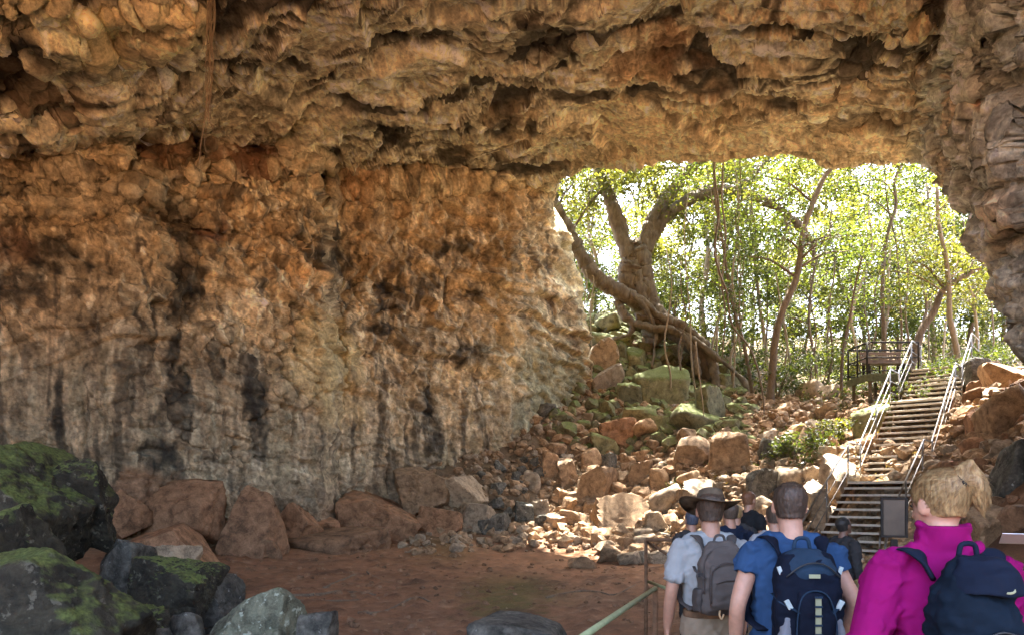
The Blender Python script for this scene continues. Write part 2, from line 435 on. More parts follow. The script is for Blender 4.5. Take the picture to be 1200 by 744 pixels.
# local relief: (px, py, half width, half height, turn in degrees, metres deeper, sharpness)
REL = [(200, 163, 46, 42, 2, 0.55, 5), (293, 172, 46, 38, -4, 0.65, 5), (236, 180, 12, 34, 18, 1.3, 3), (376, 208, 7, 26, 8, 1.6, 2), (355, 178, 26, 38, -25, -0.7, 2),
       (60, 30, 60, 26, -25, -0.9, 2), (170, 30, 70, 22, 10, -0.7, 2), (100, 52, 70, 12, 20, 0.9, 2), (215, 66, 50, 14, -12, 1.0, 3), (30, 92, 66, 30, -20, 0.55, 3),
       (118, 113, 24, 24, -10, -0.5, 4), (160, 160, 14, 50, 4, 0.9, 3), (40, 150, 34, 18, -15, -0.5, 3), (140, 205, 190, 9, 2, -0.5, 2),
       (213, 290, 18, 62, 12, 0.75, 3), (205, 350, 20, 30, 0, 0.6, 3), (172, 414, 16, 12, 0, 0.8, 4), (205, 430, 22, 10, 0, 0.4, 3), (390, 305, 42, 24, -20, 0.95, 3), (300, 410, 14, 34, 20, 0.5, 3),
       (462, 346, 26, 22, -15, 0.8, 3), (506, 330, 20, 10, -10, 0.7, 3), (550, 347, 16, 8, 0, 0.9, 3), (500, 468, 7, 28, 0, 0.6, 2), (445, 385, 22, 8, 0, 0.3, 3), (548, 415, 16, 12, 0, 0.4, 3),
       (480, 192, 110, 7, 5, 1.0, 2), (520, 215, 120, 10, 5, -0.6, 2), (465, 155, 34, 16, -20, 0.45, 3), (525, 102, 36, 9, 8, 0.5, 4), (455, 142, 26, 14, 0, 0.5, 4), (530, 175, 26, 16, -10, 0.5, 4),
       (585, 130, 30, 16, -5, 0.45, 4), (640, 30, 48, 26, 0, 0.6, 3), (735, 20, 90, 10, 6, 0.4, 3), (500, 30, 40, 10, 5, 0.35, 4), (1010, 55, 34, 34, 0, 0.7, 3), (1000, 125, 42, 18, 5, 0.4, 4),
       (260, 250, 110, 16, -8, -0.45, 2), (90, 235, 90, 20, 6, -0.35, 2), (270, 470, 60, 60, 0, -0.35, 2), (370, 420, 40, 45, 0, -0.3, 2),
       (1118, 42, 36, 42, 10, -0.9, 5), (1128, 88, 20, 26, 15, -0.7, 5), (1150, 20, 14, 40, -15, 0.5, 2), (1100, 108, 14, 24, -10, -0.4, 4), (1165, 120, 34, 12, -12, 0.9, 3), (1158, 118, 10, 20, 0, 0.5, 4),
       (1185, 45, 22, 40, 0, -0.6, 4), (1140, 165, 26, 28, 20, -0.5, 3), (1190, 200, 26, 50, 10, -0.5, 2), (1180, 300, 22, 46, 0, -0.45, 2), (1140, 215, 22, 30, 0, -0.35, 2), (1195, 340, 20, 50, 0, 0.3, 2)]
Rm = np.zeros_like(D)
for (cx, cy, rx, ry, an, am, sh) in REL:
    a = math.radians(an); bx = slice(max(0, np.searchsorted(px, cx - rx * 2.2 - ry)), np.searchsorted(px, cx + rx * 2.2 + ry)); by = slice(max(0, np.searchsorted(py, cy - ry * 2.2 - rx)), np.searchsorted(py, cy + ry * 2.2 + rx))
    ux = PX[by, bx] - cx; uy = PY[by, bx] - cy
    if ux.size == 0: continue
    pp = np.stack([PX[by, bx].ravel() * 0.06, PY[by, bx].ravel() * 0.06, np.full(ux.size, cx * 0.1)], 1)
    wob = (0.35 * fbm(pp, 3, 77)).reshape(ux.shape)
    q1 = (ux * math.cos(a) - uy * math.sin(a)) / rx; q2 = (ux * math.sin(a) + uy * math.cos(a)) / ry
    rr = np.sqrt(q1 ** 2 + q2 ** 2) + wob * 1.6
    am_ = am * (0.22 if (cy > 240 and am > 0 and cx < 620) else 0.75)
    Rm[by, bx] += am_ * (1 / (1 + np.exp((rr - 1) * (3 + sh * 2.4))))
D = D + Rm * 0.9
x = (U * D).ravel(); y = D.ravel(); z = (CZ + V * D).ravel()
pt = np.stack([x, y, z], 1).astype(np.float32)
def grid_normals(pt):
    G = pt.reshape(NY, NX, 3); du = np.gradient(G, axis=1); dv = np.gradient(G, axis=0)
    n = np.cross(du, dv).reshape(-1, 3); n /= np.linalg.norm(n, axis=1)[:, None] + 1e-9
    s = np.sign((n * (np.array([[0, 0, CZ]]) - pt)).sum(1)); return n * s[:, None]
# blur the base for stable normals
nrm = grid_normals(pt)
zf = zone.ravel(); wl = (zf == 0).astype(np.float32); wc = (zf == 1).astype(np.float32); wr = (zf == 2).astype(np.float32)
def blur(a, k=9):
    A = a.reshape(NY, NX).astype(np.float32)
    for _ in range(k): A = (A + np.roll(A, 1, 0) + np.roll(A, -1, 0) + np.roll(A, 1, 1) + np.roll(A, -1, 1)) / 5
    return A.ravel()
wl, wc, wr = blur(wl, 12), blur(wc, 12), blur(wr, 12)
q = pt.copy()
warp = np.stack([fbm(q * 0.45, 3, 101), fbm(q * 0.45, 3, 102), fbm(q * 0.45, 3, 103)], 1).astype(np.float32)
big = fbm(q * 0.16, 3, 7)
# --- fractured wall: leaning blocks, upright flutes and thin beds towards the floor
qa = q + warp * 0.30
f1, f2, cid, cv = voronoi(qa * np.array([0.80, 0.80, 0.62]), 11)
edge = f2 - f1
tilt = (cv[:, 0] * (rnd(cid, 1) - 0.5) + cv[:, 2] * (rnd(cid, 2) - 0.5))
block = 0.50 * (rnd(cid, 3) - 0.5) + 0.75 * tilt - 0.25 * np.exp(-(edge / 0.04) ** 2)
tn = fbm(qa * np.array([1.15, 1.15, 0.95]) + 5, 4, 12); tr, tk = terrace(tn, 6.0)
gid = (tk.astype(np.int64) + 50).astype(np.uint32) * np.uint32(7919) + cid
ledge, _lk = terrace(fbm(qa * np.array([0.42, 0.42, 1.7]) + 31, 4, 16), 5.0, 0.22)
block2 = 0.24 * tr + 0.42 * ledge
flute = ridged(qa * np.array([0.9, 0.9, 0.22]), 3, 21)
zb = q[:, 2] + 0.35 * warp[:, 2]
bed = perlin(np.stack([q[:, 0] * 0.35, q[:, 1] * 0.35, zb * 3.2], 1), 23)
bed = np.where(np.abs(bed) < 0.10, -0.07, 0.03 * np.sign(bed))
low = sstep(5.5, 2.5, q[:, 2]); mid = sstep(2.0, 6, q[:, 2])
cn = fbm(qa * np.array([3.6, 3.6, 3.0]) + 3, 3, 14); cr_, ck = terrace(cn, 5.0)
crumb = 0.13 * cr_ - 0.03 * np.exp(-(perlin(qa * np.array([2.4, 2.4, 2.0]), 15) / 0.03) ** 2)
rough = fbm(qa * 2.2, 3, 29); fine = fbm(q * 7.0, 3, 33)
patchy = sstep(-0.25, 0.35, fbm(q * 0.33, 2, 301))
k1, k2, shid, shv = voronoi(qa * np.array([1.7, 1.7, 2.6]) + 8, 17)
shard = 0.12 * (rnd(shid, 1) - 0.5) + 0.40 * (shv[:, 0] * (rnd(shid, 2) - 0.5) + shv[:, 2] * (rnd(shid, 3) - 0.35))
beds, _bk = terrace(fbm(qa * np.array([0.8, 0.8, 4.6]) + 61, 4, 18), 4.0, 0.25)
flut = ridged(qa * np.array([2.4, 2.4, 0.42]) + 11, 3, 19)
bm_ = sstep(-0.15, 0.2, fbm(q * 0.4 + 70, 2, 302) + 0.25 * (low - 0.3))
smo = 0.22 + 0.78 * sstep(-0.22, 0.22, fbm(q * np.array([0.55, 0.55, 0.8]) + 90, 3, 303))
low2 = sstep(6.8, 4.2, q[:, 2] + 0.8 * warp[:, 0]); smo = smo * (1 - 0.72 * low2)
hcr = np.exp(-(perlin(np.stack([q[:, 0] * 0.22, q[:, 1] * 0.22, zb * 0.95], 1), 24) / 0.014) ** 2) * sstep(-0.2, 0.1, fbm(q * 0.7, 2, 304))
vcr = np.exp(-(perlin(q * np.array([0.8, 0.8, 0.10]) + 0.12 * warp, 25) / 0.016) ** 2) * sstep(-0.1, 0.2, fbm(q * 0.6, 2, 305))
w7 = fbm(q * np.array([0.28, 0.28, 0.4]) + 3, 3, 511, 0.42); w8 = fbm(q * np.array([0.8, 0.8, 0.7]) + 5, 3, 512, 0.45)
su = q[:, 0] * 0.75 + q[:, 1] * 0.55
se, ke = saw(-0.62 * q[:, 2] + 1.7 * w7, 0.07); sf, kf = saw(-1.7 * q[:, 2] + 0.25 * su + 2.4 * w7 + 1.3 * w8, 0.10); sg0, kg = saw(1.15 * su + 0.5 * q[:, 2] * (1 - 0.8 * low2) + 2.2 * w7 + 0.9 * w8, 0.10); sh0, kh = saw(2.8 * su + 0.35 * q[:, 2] * (1 - 0.8 * low2) + 2.6 * w7 + 2.0 * w8, 0.15)
mk3 = sstep(-0.3, 0.2, fbm(q * 0.45 + 60, 2, 513)); mk4 = sstep(-0.2, 0.3, fbm(q * 0.5 + 70, 2, 514))
dsaw = 0.30 * se * (1 - 0.6 * low2) + 0.13 * sf * mk3 * (1 - 0.5 * low2) + 0.17 * sg0 * mk4 + 0.06 * sh0 * (0.4 + 0.6 * mk3)
dwall = dsaw - (0.10 * hcr + 0.09 * vcr) * (0.4 + 0.6 * low2) + 0.30 * big + (0.45 - 0.25 * low2) * block * (0.35 + 0.65 * patchy) + 0.12 * ledge + 0.7 * smo * (0.65 * shard + 0.20 * beds * (0.3 + 0.7 * bm_) + 0.28 * crumb + 0.04 * rough) + 0.05 * (flut - 0.5) + 0.5 * low * bed + 0.018 * fine
# --- ceiling: flowing, folded skin with flat-floored cavities ringed by raised lips
qr = q @ np.array([[math.cos(0.5), math.sin(0.5), 0], [-math.sin(0.5), math.cos(0.5), 0], [0, 0, 1]]).astype(np.float32)
wc2 = np.stack([fbm(q * np.array([0.22, 0.30, 0.3]), 3, 111), fbm(q * np.array([0.22, 0.30, 0.3]), 3, 112), warp[:, 2]], 1)
qc = qr + wc2 * np.array([2.0, 1.8, 0.6])
flow = ridged(qc * np.array([0.55, 1.35, 0.6]), 3, 51)
fl2 = ridged(qc * np.array([0.6, 2.4, 0.8]), 3, 53)
fl3 = ridged((qr + wc2 * 1.2) * np.array([1.4, 5.4, 2.0]), 2, 55)
cav = fbm(qc * np.array([0.42, 0.75, 0.5]) + 9, 3, 57)
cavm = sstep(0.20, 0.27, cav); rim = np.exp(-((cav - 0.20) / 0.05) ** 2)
w5 = fbm(qr * np.array([0.16, 0.26, 0.2]) + 3, 2, 501, 0.4); w6 = fbm(qr * np.array([0.45, 0.8, 0.3]) + 5, 2, 502, 0.4)
sa, ka = saw(0.42 * qr[:, 1] + 0.10 * qr[:, 0] + 2.2 * w5 + 0.15 * w6, 0.09); sb, kb = saw(1.15 * qr[:, 1] - 0.15 * qr[:, 0] + 3.4 * w5 + 0.7 * w6, 0.12); sc_, kc = saw(2.9 * qr[:, 1] + 0.3 * qr[:, 0] + 6.0 * w5 + 1.8 * w6, 0.2)
mk1 = sstep(-0.35, 0.15, fbm(q * 0.4 + 40, 2, 503)); mk2 = sstep(-0.3, 0.2, fbm(q * 0.6 + 50, 2, 504))
c1, c2, kid, kv = voronoi(qc * np.array([0.55, 0.9, 0.6]) + 4, 58)
plates = 0.12 * (rnd(kid, 1) - 0.5) + 0.16 * (kv[:, 0] * (rnd(kid, 2) - 0.5) + kv[:, 1] * (rnd(kid, 3) - 0.5))
tc_, _k = terrace(fbm(qc * np.array([0.7, 1.4, 0.8]) + 13, 4, 59), 5.0, 0.7)
fil = np.exp(-(perlin(qc * np.array([0.40, 1.6, 0.6]), 98) / 0.06) ** 2) + 0.8 * np.exp(-(perlin((qr + wc2 * 1.6) * np.array([0.8, 3.3, 1.0]), 99) / 0.07) ** 2) + 0.5 * np.exp(-(perlin((qr + wc2 * 1.2) * np.array([1.8, 6.0, 2.0]), 100) / 0.08) ** 2)
fil = np.clip(fil, 0, 1)
dceil = 0.35 * big + 0.5 * plates + 0.30 * sa + 0.15 * sb * mk1 + 0.06 * sc_ * mk2 + 0.05 * (flow - 0.5) + 0.03 * tc_ + 0.055 * fil * (1 - 0.5 * cavm) + (0.04 * (fl2 - 0.5) + 0.012 * (fl3 - 0.5)) * (1 - 0.85 * cavm) - 0.13 * cavm + 0.05 * rim + 0.006 * fine + 0.012 * rough
# --- right wall: big rounded hanging blocks
r1, r2, rid, rv = voronoi((q + warp * 0.5) * np.array([0.9, 0.5, 0.75]) + 2, 61)
re = r2 - r1
rb = 0.5 * (rnd(rid, 1) - 0.5) + 0.18 * sstep(0.0, 0.16, re) - 0.1 + 0.5 * (rv[:, 1] * (rnd(rid, 2) - 0.5) + rv[:, 2] * (rnd(rid, 4) - 0.5))
s1, s2, sid, sv = voronoi(qa * np.array([2.4, 1.3, 1.9]) + 7, 63)
rb2 = 0.22 * (rnd(sid, 1) - 0.5) + 0.06 * sstep(0, 0.15, s2 - s1) + 0.16 * (sv[:, 1] * (rnd(sid, 2) - 0.5) + sv[:, 2] * (rnd(sid, 3) - 0.5))
dright = 0.25 * big + 0.7 * rb + 0.8 * rb2 + 0.2 * block2 + 0.12 * (ridged(qa * np.array([1.2, 1.2, 0.6]), 3, 65) - 0.5) + 0.5 * crumb + 0.06 * rough + 0.03 * fine
MOUTH = [(1215, 470), (1200, 425), (1186, 400), (1172, 372), (1160, 345), (1166, 315), (1150, 300), (1140, 268), (1122, 245), (1104, 225), (1102, 208), (1085, 193), (1060, 192), (1000, 190), (960, 186), (905, 178), (870, 179), (820, 181),
         (770, 185), (700, 195), (660, 203), (648, 235), (652, 262), (668, 278), (680, 330), (688, 400), (692, 470), (700, 905), (1260, 905), (1240, 520)]
def in_poly(xs, ys, poly):
    r = np.zeros(xs.shape, bool); n = len(poly)
    for i in range(n):
        x1, y1 = poly[i]; x2, y2 = poly[(i + 1) % n]
        if y1 == y2: continue
        c_ = ((y1 > ys) != (y2 > ys)) & (xs < (x2 - x1) * (ys - y1) / (y2 - y1) + x1); r ^= c_
    return r
wx = PX + 4 * fbm(np.stack([PX.ravel() * 0.05, PY.ravel() * 0.05, PX.ravel() * 0], 1), 3, 201).reshape(PX.shape)
wy = PY + 3.5 * fbm(np.stack([PX.ravel() * 0.05, PY.ravel() * 0.05, PX.ravel() * 0 + 9], 1), 3, 202).reshape(PX.shape)
hole = in_poly(wx, wy, MOUTH).ravel()
nearrim = blur(hole.astype(np.float32), 22)
taper = 1 - 0.75 * sstep(0.02, 0.4, nearrim) * (1 - 0.7 * wr)
disp = (wl * dwall + wc * dceil + wr * dright) * taper
nb = np.stack([blur(nrm[:, k], 5) for k in range(3)], 1); nb /= np.linalg.norm(nb, axis=1)[:, None] + 1e-9
pt = (pt + nb * disp[:, None]).astype(np.float32)

# --- rock colour: own tones, darkened hollows and joints, some light painted in
def blob(cx, cy, rx, ry, an=0, soft=0.09, wob=0.5, sd=0):
    a = math.radians(an); ux = PX.ravel() - cx; uy = PY.ravel() - cy
    q1 = (ux * math.cos(a) - uy * math.sin(a)) / rx; q2 = (ux * math.sin(a) + uy * math.cos(a)) / ry
    return sstep(1 + soft, 1 - soft, np.sqrt(q1 ** 2 + q2 ** 2) + wob * blobn)
blobn = 2.2 * fbm(q * np.array([1.1, 1.1, 0.6]), 5, 91, 0.6)
n_lo = fbm(q * 0.28, 3, 71); n_md = fbm(q * 0.9, 4, 72); n_hi = fbm(q * 3.5, 3, 73)
streak = fbm(q * np.array([2.8, 2.8, 0.26]) + 0.5 * warp, 5, 74, 0.6); streak2 = fbm(q * np.array([5.5, 5.5, 0.45]) + warp, 4, 75)
LIN = lambda r, g_, b_: tuple(((v / 255.0 + 0.055) / 1.055) ** 2.4 if v > 10 else v / 255 / 12.92 for v in (r, g_, b_))
n_ = len(x)
cw = np.tile(np.array([[0.36, 0.245, 0.135]], np.float32), (n_, 1))
cw = mix3(cw, (0.40, 0.225, 0.095), sstep(0.1, 0.9, n_lo) * 0.8); cw = mix3(cw, (0.46, 0.35, 0.24), sstep(0.15, 0.8, n_md) * 0.8)
cw = mix3(cw, (0.26, 0.135, 0.06), sstep(0.3, 0.8, fbm(q * 0.6, 3, 76)) * 0.6)
cw = mix3(cw, (0.10, 0.075, 0.055), sstep(0.26, 0.40, streak) * 0.7)
cw = mix3(cw, (0.55, 0.46, 0.35), sstep(0.25, 0.5, streak2) * 0.6 * sstep(-0.15, 0.15, n_md))
cw = cw * (0.68 + 0.46 * rnd(gid, 5) + 0.18 * rnd(cid, 7))[:, None]
cw = cw * (0.80 + 0.22 * rnd((ke + 99).astype(np.uint32) * np.uint32(31), 1) + 0.22 * rnd((kf + 99).astype(np.uint32), 2) + 0.22 * rnd((kg + 99).astype(np.uint32), 3))[:, None]
pat = fbm(qa * np.array([2.6, 2.6, 1.7]) + 20, 5, 95, 0.62)
cw = mix3(cw, (0.115, 0.078, 0.052), sstep(0.24, 0.32, pat) * 0.6); cw = mix3(cw, (0.56, 0.44, 0.30), sstep(-0.26, -0.38, pat) * 0.7 * (1 - 0.6 * low2))
pat2 = fbm(qa * np.array([4.5, 4.5, 1.6]) + 40, 4, 96, 0.6); cw = mix3(cw, (0.16, 0.11, 0.075), sstep(0.26, 0.36, pat2) * 0.5)
sL = fbm(q * np.array([2.0, 2.0, 0.16]) + 0.25 * warp, 5, 83, 0.6); sL2 = fbm(q * np.array([4.2, 4.2, 0.22]) + 0.2 * warp + 9, 4, 84, 0.6)
cw = mix3(cw, (0.33, 0.215, 0.125), low2 * 0.5)
cw = mix3(cw, (0.10, 0.072, 0.048), low2 * sstep(0.08, 0.26, sL) * 0.7); cw = mix3(cw, (0.20, 0.165, 0.095), low2 * sstep(-0.05, -0.3, sL) * 0.45)
cw = mix3(cw, (0.44, 0.35, 0.23), sstep(0.20, 0.34, sL2) * (0.25 + 0.25 * low2) * sstep(-0.2, 0.2, n_md)); cw = mix3(cw, (0.27, 0.12, 0.05), sstep(1.9, 0.7, q[:, 2] + 0.9 * n_md) * 0.75)
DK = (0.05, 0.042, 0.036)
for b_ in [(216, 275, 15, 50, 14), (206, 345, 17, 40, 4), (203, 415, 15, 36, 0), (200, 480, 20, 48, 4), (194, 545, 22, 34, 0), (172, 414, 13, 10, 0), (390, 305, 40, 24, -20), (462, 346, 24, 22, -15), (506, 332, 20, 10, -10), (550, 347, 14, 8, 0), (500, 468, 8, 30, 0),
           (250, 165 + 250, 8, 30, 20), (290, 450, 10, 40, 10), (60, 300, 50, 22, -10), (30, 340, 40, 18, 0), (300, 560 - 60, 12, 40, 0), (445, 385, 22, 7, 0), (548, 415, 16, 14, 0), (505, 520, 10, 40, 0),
           (236, 185, 10, 30, 18), (376, 208, 6, 22, 8), (530, 290, 30, 12, 5), (70, 480, 10, 50, 0)]:  # the two narrow cracks between the slabs have their shade painted in
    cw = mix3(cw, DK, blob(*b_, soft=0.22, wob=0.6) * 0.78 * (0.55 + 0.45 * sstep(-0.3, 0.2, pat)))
for b_, cc, am in [((200, 165, 36, 36, 0), (0.30, 0.13, 0.045), 0.85), ((293, 175, 40, 34, 0), (0.27, 0.095, 0.035), 0.85), ((375, 415, 36, 38, 5), (0.50, 0.34, 0.12), 0.55), ((395, 470, 20, 30, 5), (0.5, 0.3, 0.1), 0.45),
                   ((350, 185, 28, 30, -25), (0.50, 0.37, 0.24), 0.7), ((420, 210, 26, 30, 0), (0.46, 0.25, 0.12), 0.6), ((38, 150, 26, 14, 0), (0.50, 0.24, 0.06), 0.8), ((118, 115, 20, 22, 0), (0.42, 0.18, 0.06), 0.7),
                   ((250, 275, 14, 14, 0), (0.2, 0.06, 0.03), 0.7), ((560, 250, 90, 40, 0), (0.44, 0.28, 0.14), 0.5), ((110, 225, 120, 24, 4), (0.48, 0.40, 0.30), 0.5),
                   ((600, 430, 36, 90, 0), (0.38, 0.33, 0.23), 0.35), ((640, 470, 40, 60, 0), (0.20, 0.19, 0.11), 0.6), ((665, 320, 24, 60, 0), (0.50, 0.45, 0.32), 0.4), ((20, 290, 30, 26, 0), (0.22, 0.09, 0.04), 0.6),
                   ((200, 590, 60, 26, -8), (0.33, 0.15, 0.06), 0.8), ((80, 600, 110, 30, 0), (0.27, 0.12, 0.055), 0.8), ((450, 590, 160, 40, 0), (0.25, 0.15, 0.09), 0.5)]:
    cw = mix3(cw, cc, blob(*b_, soft=0.35) * am)
# white mineral drips on the red slabs
dr = sstep(0.35, 0.6, fbm(q * np.array([3.2, 3.2, 0.25]), 2, 79)) * (blob(200, 160, 42, 40) + blob(295, 172, 46, 36)).clip(0, 1)
cw = mix3(cw, (0.55, 0.45, 0.33), dr * 0.65)
cc_ = np.tile(np.array([[0.37, 0.295, 0.205]], np.float32), (n_, 1))
cc_ = mix3(cc_, (0.42, 0.27, 0.14), sstep(-0.3, 0.7, n_lo + (x - 2) * 0.06)); cc_ = mix3(cc_, (0.50, 0.38, 0.25), sstep(0.1, 0.8, n_md) * 0.6)
cc_ = mix3(cc_, (0.24, 0.115, 0.05), sstep(0.25, 0.8, fbm(q * 0.5, 3, 78)) * 0.7)
cc_ = mix3(cc_, (0.13, 0.09, 0.065), sstep(0.62, 0.25, fl2) * 0.55); cc_ = mix3(cc_, (0.58, 0.44, 0.29), sstep(0.72, 0.95, fl2) * 0.6)
cc_ = cc_ * (0.74 + 0.24 * rnd((ka + 99).astype(np.uint32), 1) + 0.26 * rnd((kb + 99).astype(np.uint32), 2) + 0.24 * rnd((kc + 99).astype(np.uint32), 3))[:, None]
pat3 = fbm(qc * np.array([0.5, 1.9, 0.8]) + 20, 5, 97, 0.6)
cc_ = mix3(cc_, (0.62, 0.50, 0.35), np.exp(-((pat3 - 0.10) / 0.022) ** 2) * 0.6); cc_ = mix3(cc_, (0.10, 0.072, 0.052), sstep(0.12, 0.16, pat3) * 0.85); cc_ = mix3(cc_, (0.60, 0.46, 0.29), sstep(-0.2, -0.36, pat3) * 0.6)
cc_ = mix3(cc_, (0.62, 0.50, 0.36), np.clip(fil, 0, 1) * 0.75)
cc_ = mix3(cc_, (0.075, 0.058, 0.05), cavm * 0.88); cc_ = mix3(cc_, (0.60, 0.46, 0.30), rim * 0.55 * sstep(0.4, 0.8, flow))  # cavity floors coloured darker, their raised rims paler
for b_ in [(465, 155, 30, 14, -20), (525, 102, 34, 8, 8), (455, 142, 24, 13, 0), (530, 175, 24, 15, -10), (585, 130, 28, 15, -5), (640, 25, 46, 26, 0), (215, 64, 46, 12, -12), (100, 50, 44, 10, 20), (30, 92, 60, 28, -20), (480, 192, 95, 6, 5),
           (735, 20, 80, 9, 6), (500, 28, 36, 9, 5), (1010, 55, 32, 32, 0), (1000, 125, 38, 15, 5), (345, 70, 26, 8, -20), (300, 112, 30, 12, 5), (60 + 210, 55, 10, 10, 0), (740, 105, 12, 6, 0), (680, 100, 50, 9, 0), (790, 60, 26, 20, 0)]:  # the long thin crevice along the wall top has painted shade
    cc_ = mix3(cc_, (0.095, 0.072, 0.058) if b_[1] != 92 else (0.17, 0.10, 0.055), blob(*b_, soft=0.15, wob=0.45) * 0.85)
for b_, cc, am in [((60, 25, 90, 26, -15), (0.58, 0.44, 0.24), 0.6), ((160, 25, 80, 24, 10), (0.55, 0.38, 0.18), 0.55), ((770, 60, 50, 30, 0), (0.38, 0.16, 0.055), 0.6), ((330, 120, 90, 26, 0), (0.42, 0.33, 0.23), 0.5), ((880, 150, 260, 50, 0), (0.48, 0.30, 0.15), 0.5)]:  # the wide golden patch by the lip holds bounced light in its colour
    cc_ = mix3(cc_, cc, blob(*b_, soft=0.4) * am)
cr = np.tile(np.array([[0.26, 0.20, 0.15]], np.float32), (n_, 1))
cr = mix3(cr, (0.22, 0.20, 0.185), sstep(0.4, 0.7, rnd(rid, 6))); cr = mix3(cr, (0.33, 0.19, 0.10), sstep(0.6, 0.9, rnd(rid, 8)) * 0.8)
cr = cr * (0.7 + 0.5 * rnd(gid, 5))[:, None]; cr = mix3(cr, (0.10, 0.08, 0.07), sstep(0.16, 0.3, pat) * 0.7); cr = mix3(cr, (0.48, 0.40, 0.32), sstep(0.35, 0.75, streak2) * 0.5)
cr = mix3(cr, (0.11, 0.09, 0.075), sstep(0.12, 0.0, re) * 0.6)
for b_, cc, am in [((1116, 42, 32, 40, 10), (0.25, 0.235, 0.21), 0.9), ((1128, 88, 18, 24, 15), (0.26, 0.25, 0.235), 0.9), ((1100, 108, 12, 20, -10), (0.24, 0.23, 0.21), 0.8), ((1158, 122, 10, 14, 0), (0.36, 0.12, 0.05), 0.8), ((1185, 40, 18, 34, 0), (0.23, 0.22, 0.20), 0.8)]:
    cr = mix3(cr, cc, blob(*b_, soft=0.15, wob=0.15) * am)
cw = cw * (1.12 + 0.16 * sstep(-100, 620, PX.ravel()))[:, None]  # wall paler towards the mouth: light falloff put into the rock colour
cc_ = cc_ * 1.4
cr = cr * 2.5
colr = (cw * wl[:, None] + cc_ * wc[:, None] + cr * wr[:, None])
vein = np.exp(-(perlin(qa * np.array([1.5, 1.5, 1.1]), 92) / 0.035) ** 2) * sstep(-0.1, 0.4, n_md)
colr = colr * (1 + (0.34 - 0.12 * wl) * n_hi + 0.20 * fine + 0.25 * wl * streak)[:, None].clip(0.35, 1.8)
colr = mix3(colr, (0.09, 0.06, 0.042), 0.55 * vein)
lum = colr.mean(1)[:, None]; colr = colr * (np.clip(lum, 0.02, 1) / 0.24) ** 0.55
g_l = colr.mean(1)[:, None]; colr = (g_l + (colr - g_l) * (0.74 - 0.22 * wr[:, None])) * np.array([1.00, 1.09, 0.99])

fc = grid_faces(NX, NY)
below = pt[:, 2] < Hbase(pt[:, 0], pt[:, 1]) - 0.9
keep = ~(hole[fc].any(1)) & ~(below[fc].all(1))
fz = zf[fc[:, 0]]
# rim: thickness of the rock around the mouth
fk = fc[keep]
ed = np.concatenate([fk[:, [0, 1]], fk[:, [1, 2]], fk[:, [2, 3]], fk[:, [3, 0]]]); es = np.sort(ed, 1)
key = es[:, 0].astype(np.int64) * n_ + es[:, 1]; uq, idx, cnt = np.unique(key, return_index=True, return_counts=True)
be = ed[idx[cnt == 1]]
hp = np.zeros(n_, bool); H2 = hole.reshape(NY, NX); hh = H2.copy()
for dx_ in (-1, 0, 1):
    for dy_ in (-1, 0, 1): hh |= np.roll(np.roll(H2, dx_, 0), dy_, 1)
hh = hh.ravel(); be = be[hh[be].all(1)]
bv, inv = np.unique(be, return_inverse=True); inv = inv.reshape(-1, 2)
mc = np.array([6.0, 26.0, 6.0])
bp = pt[bv]; ray = bp - np.array([0, 0, CZ]); ray /= np.linalg.norm(ray, axis=1)[:, None]
outw = bp - mc; outw[:, 1] = 0; outw /= np.linalg.norm(outw, axis=1)[:, None] + 1e-6
rings = [bp]; cols = [colr[bv]]
for k, (a_, b__) in enumerate([(0.35, 0.12), (0.8, 0.5), (1.2, 1.3), (1.5, 2.4), (1.6, 4.0), (1.3, 6.5)]):
    rp = bp + ray * a_ + outw * b__
    rp = rp + 0.25 * k ** 0.5 * np.stack([fbm(rp * 0.8, 3, 210 + j) for j in range(3)], 1)
    rings.append(rp); cols.append(mix3(colr[bv], (0.2, 0.17, 0.12), np.full(len(bv), min(1, 0.2 * k))))
RV = np.concatenate(rings); nb_ = len(bv)
RF = np.concatenate([np.stack([inv[:, 0] + k * nb_, inv[:, 1] + k * nb_, inv[:, 1] + (k + 1) * nb_, inv[:, 0] + (k + 1) * nb_], 1) for k in range(len(rings) - 1)])
M_cave = mat_rock('cave_rock', bump=0.9, var=0.5, scale=1.0, rough=0.88, s2=12.0, bd=0.09)
def shell(name, faces, label):
    used, inv_ = np.unique(faces, return_inverse=True)
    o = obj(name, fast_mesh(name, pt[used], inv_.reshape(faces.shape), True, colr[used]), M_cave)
    tag(o, label, kind='structure'); return o
shell('cave_wall', fc[keep & (fz == 0)], 'tall ochre and brown rock wall of the cave behind the dirt floor')
shell('cave_ceiling', fc[keep & (fz == 1)], 'folded orange rock ceiling arching over the cave down to its mouth')
shell('cave_wall', fc[keep & (fz == 2)], 'grey brown blocky rock wall on the right side of the cave mouth')
tag(obj('cave_mouth_rim', fast_mesh('cave_mouth_rim', RV, RF, True, np.concatenate(cols)), M_cave), 'outer thickness of rock round the cave mouth', kind='structure')
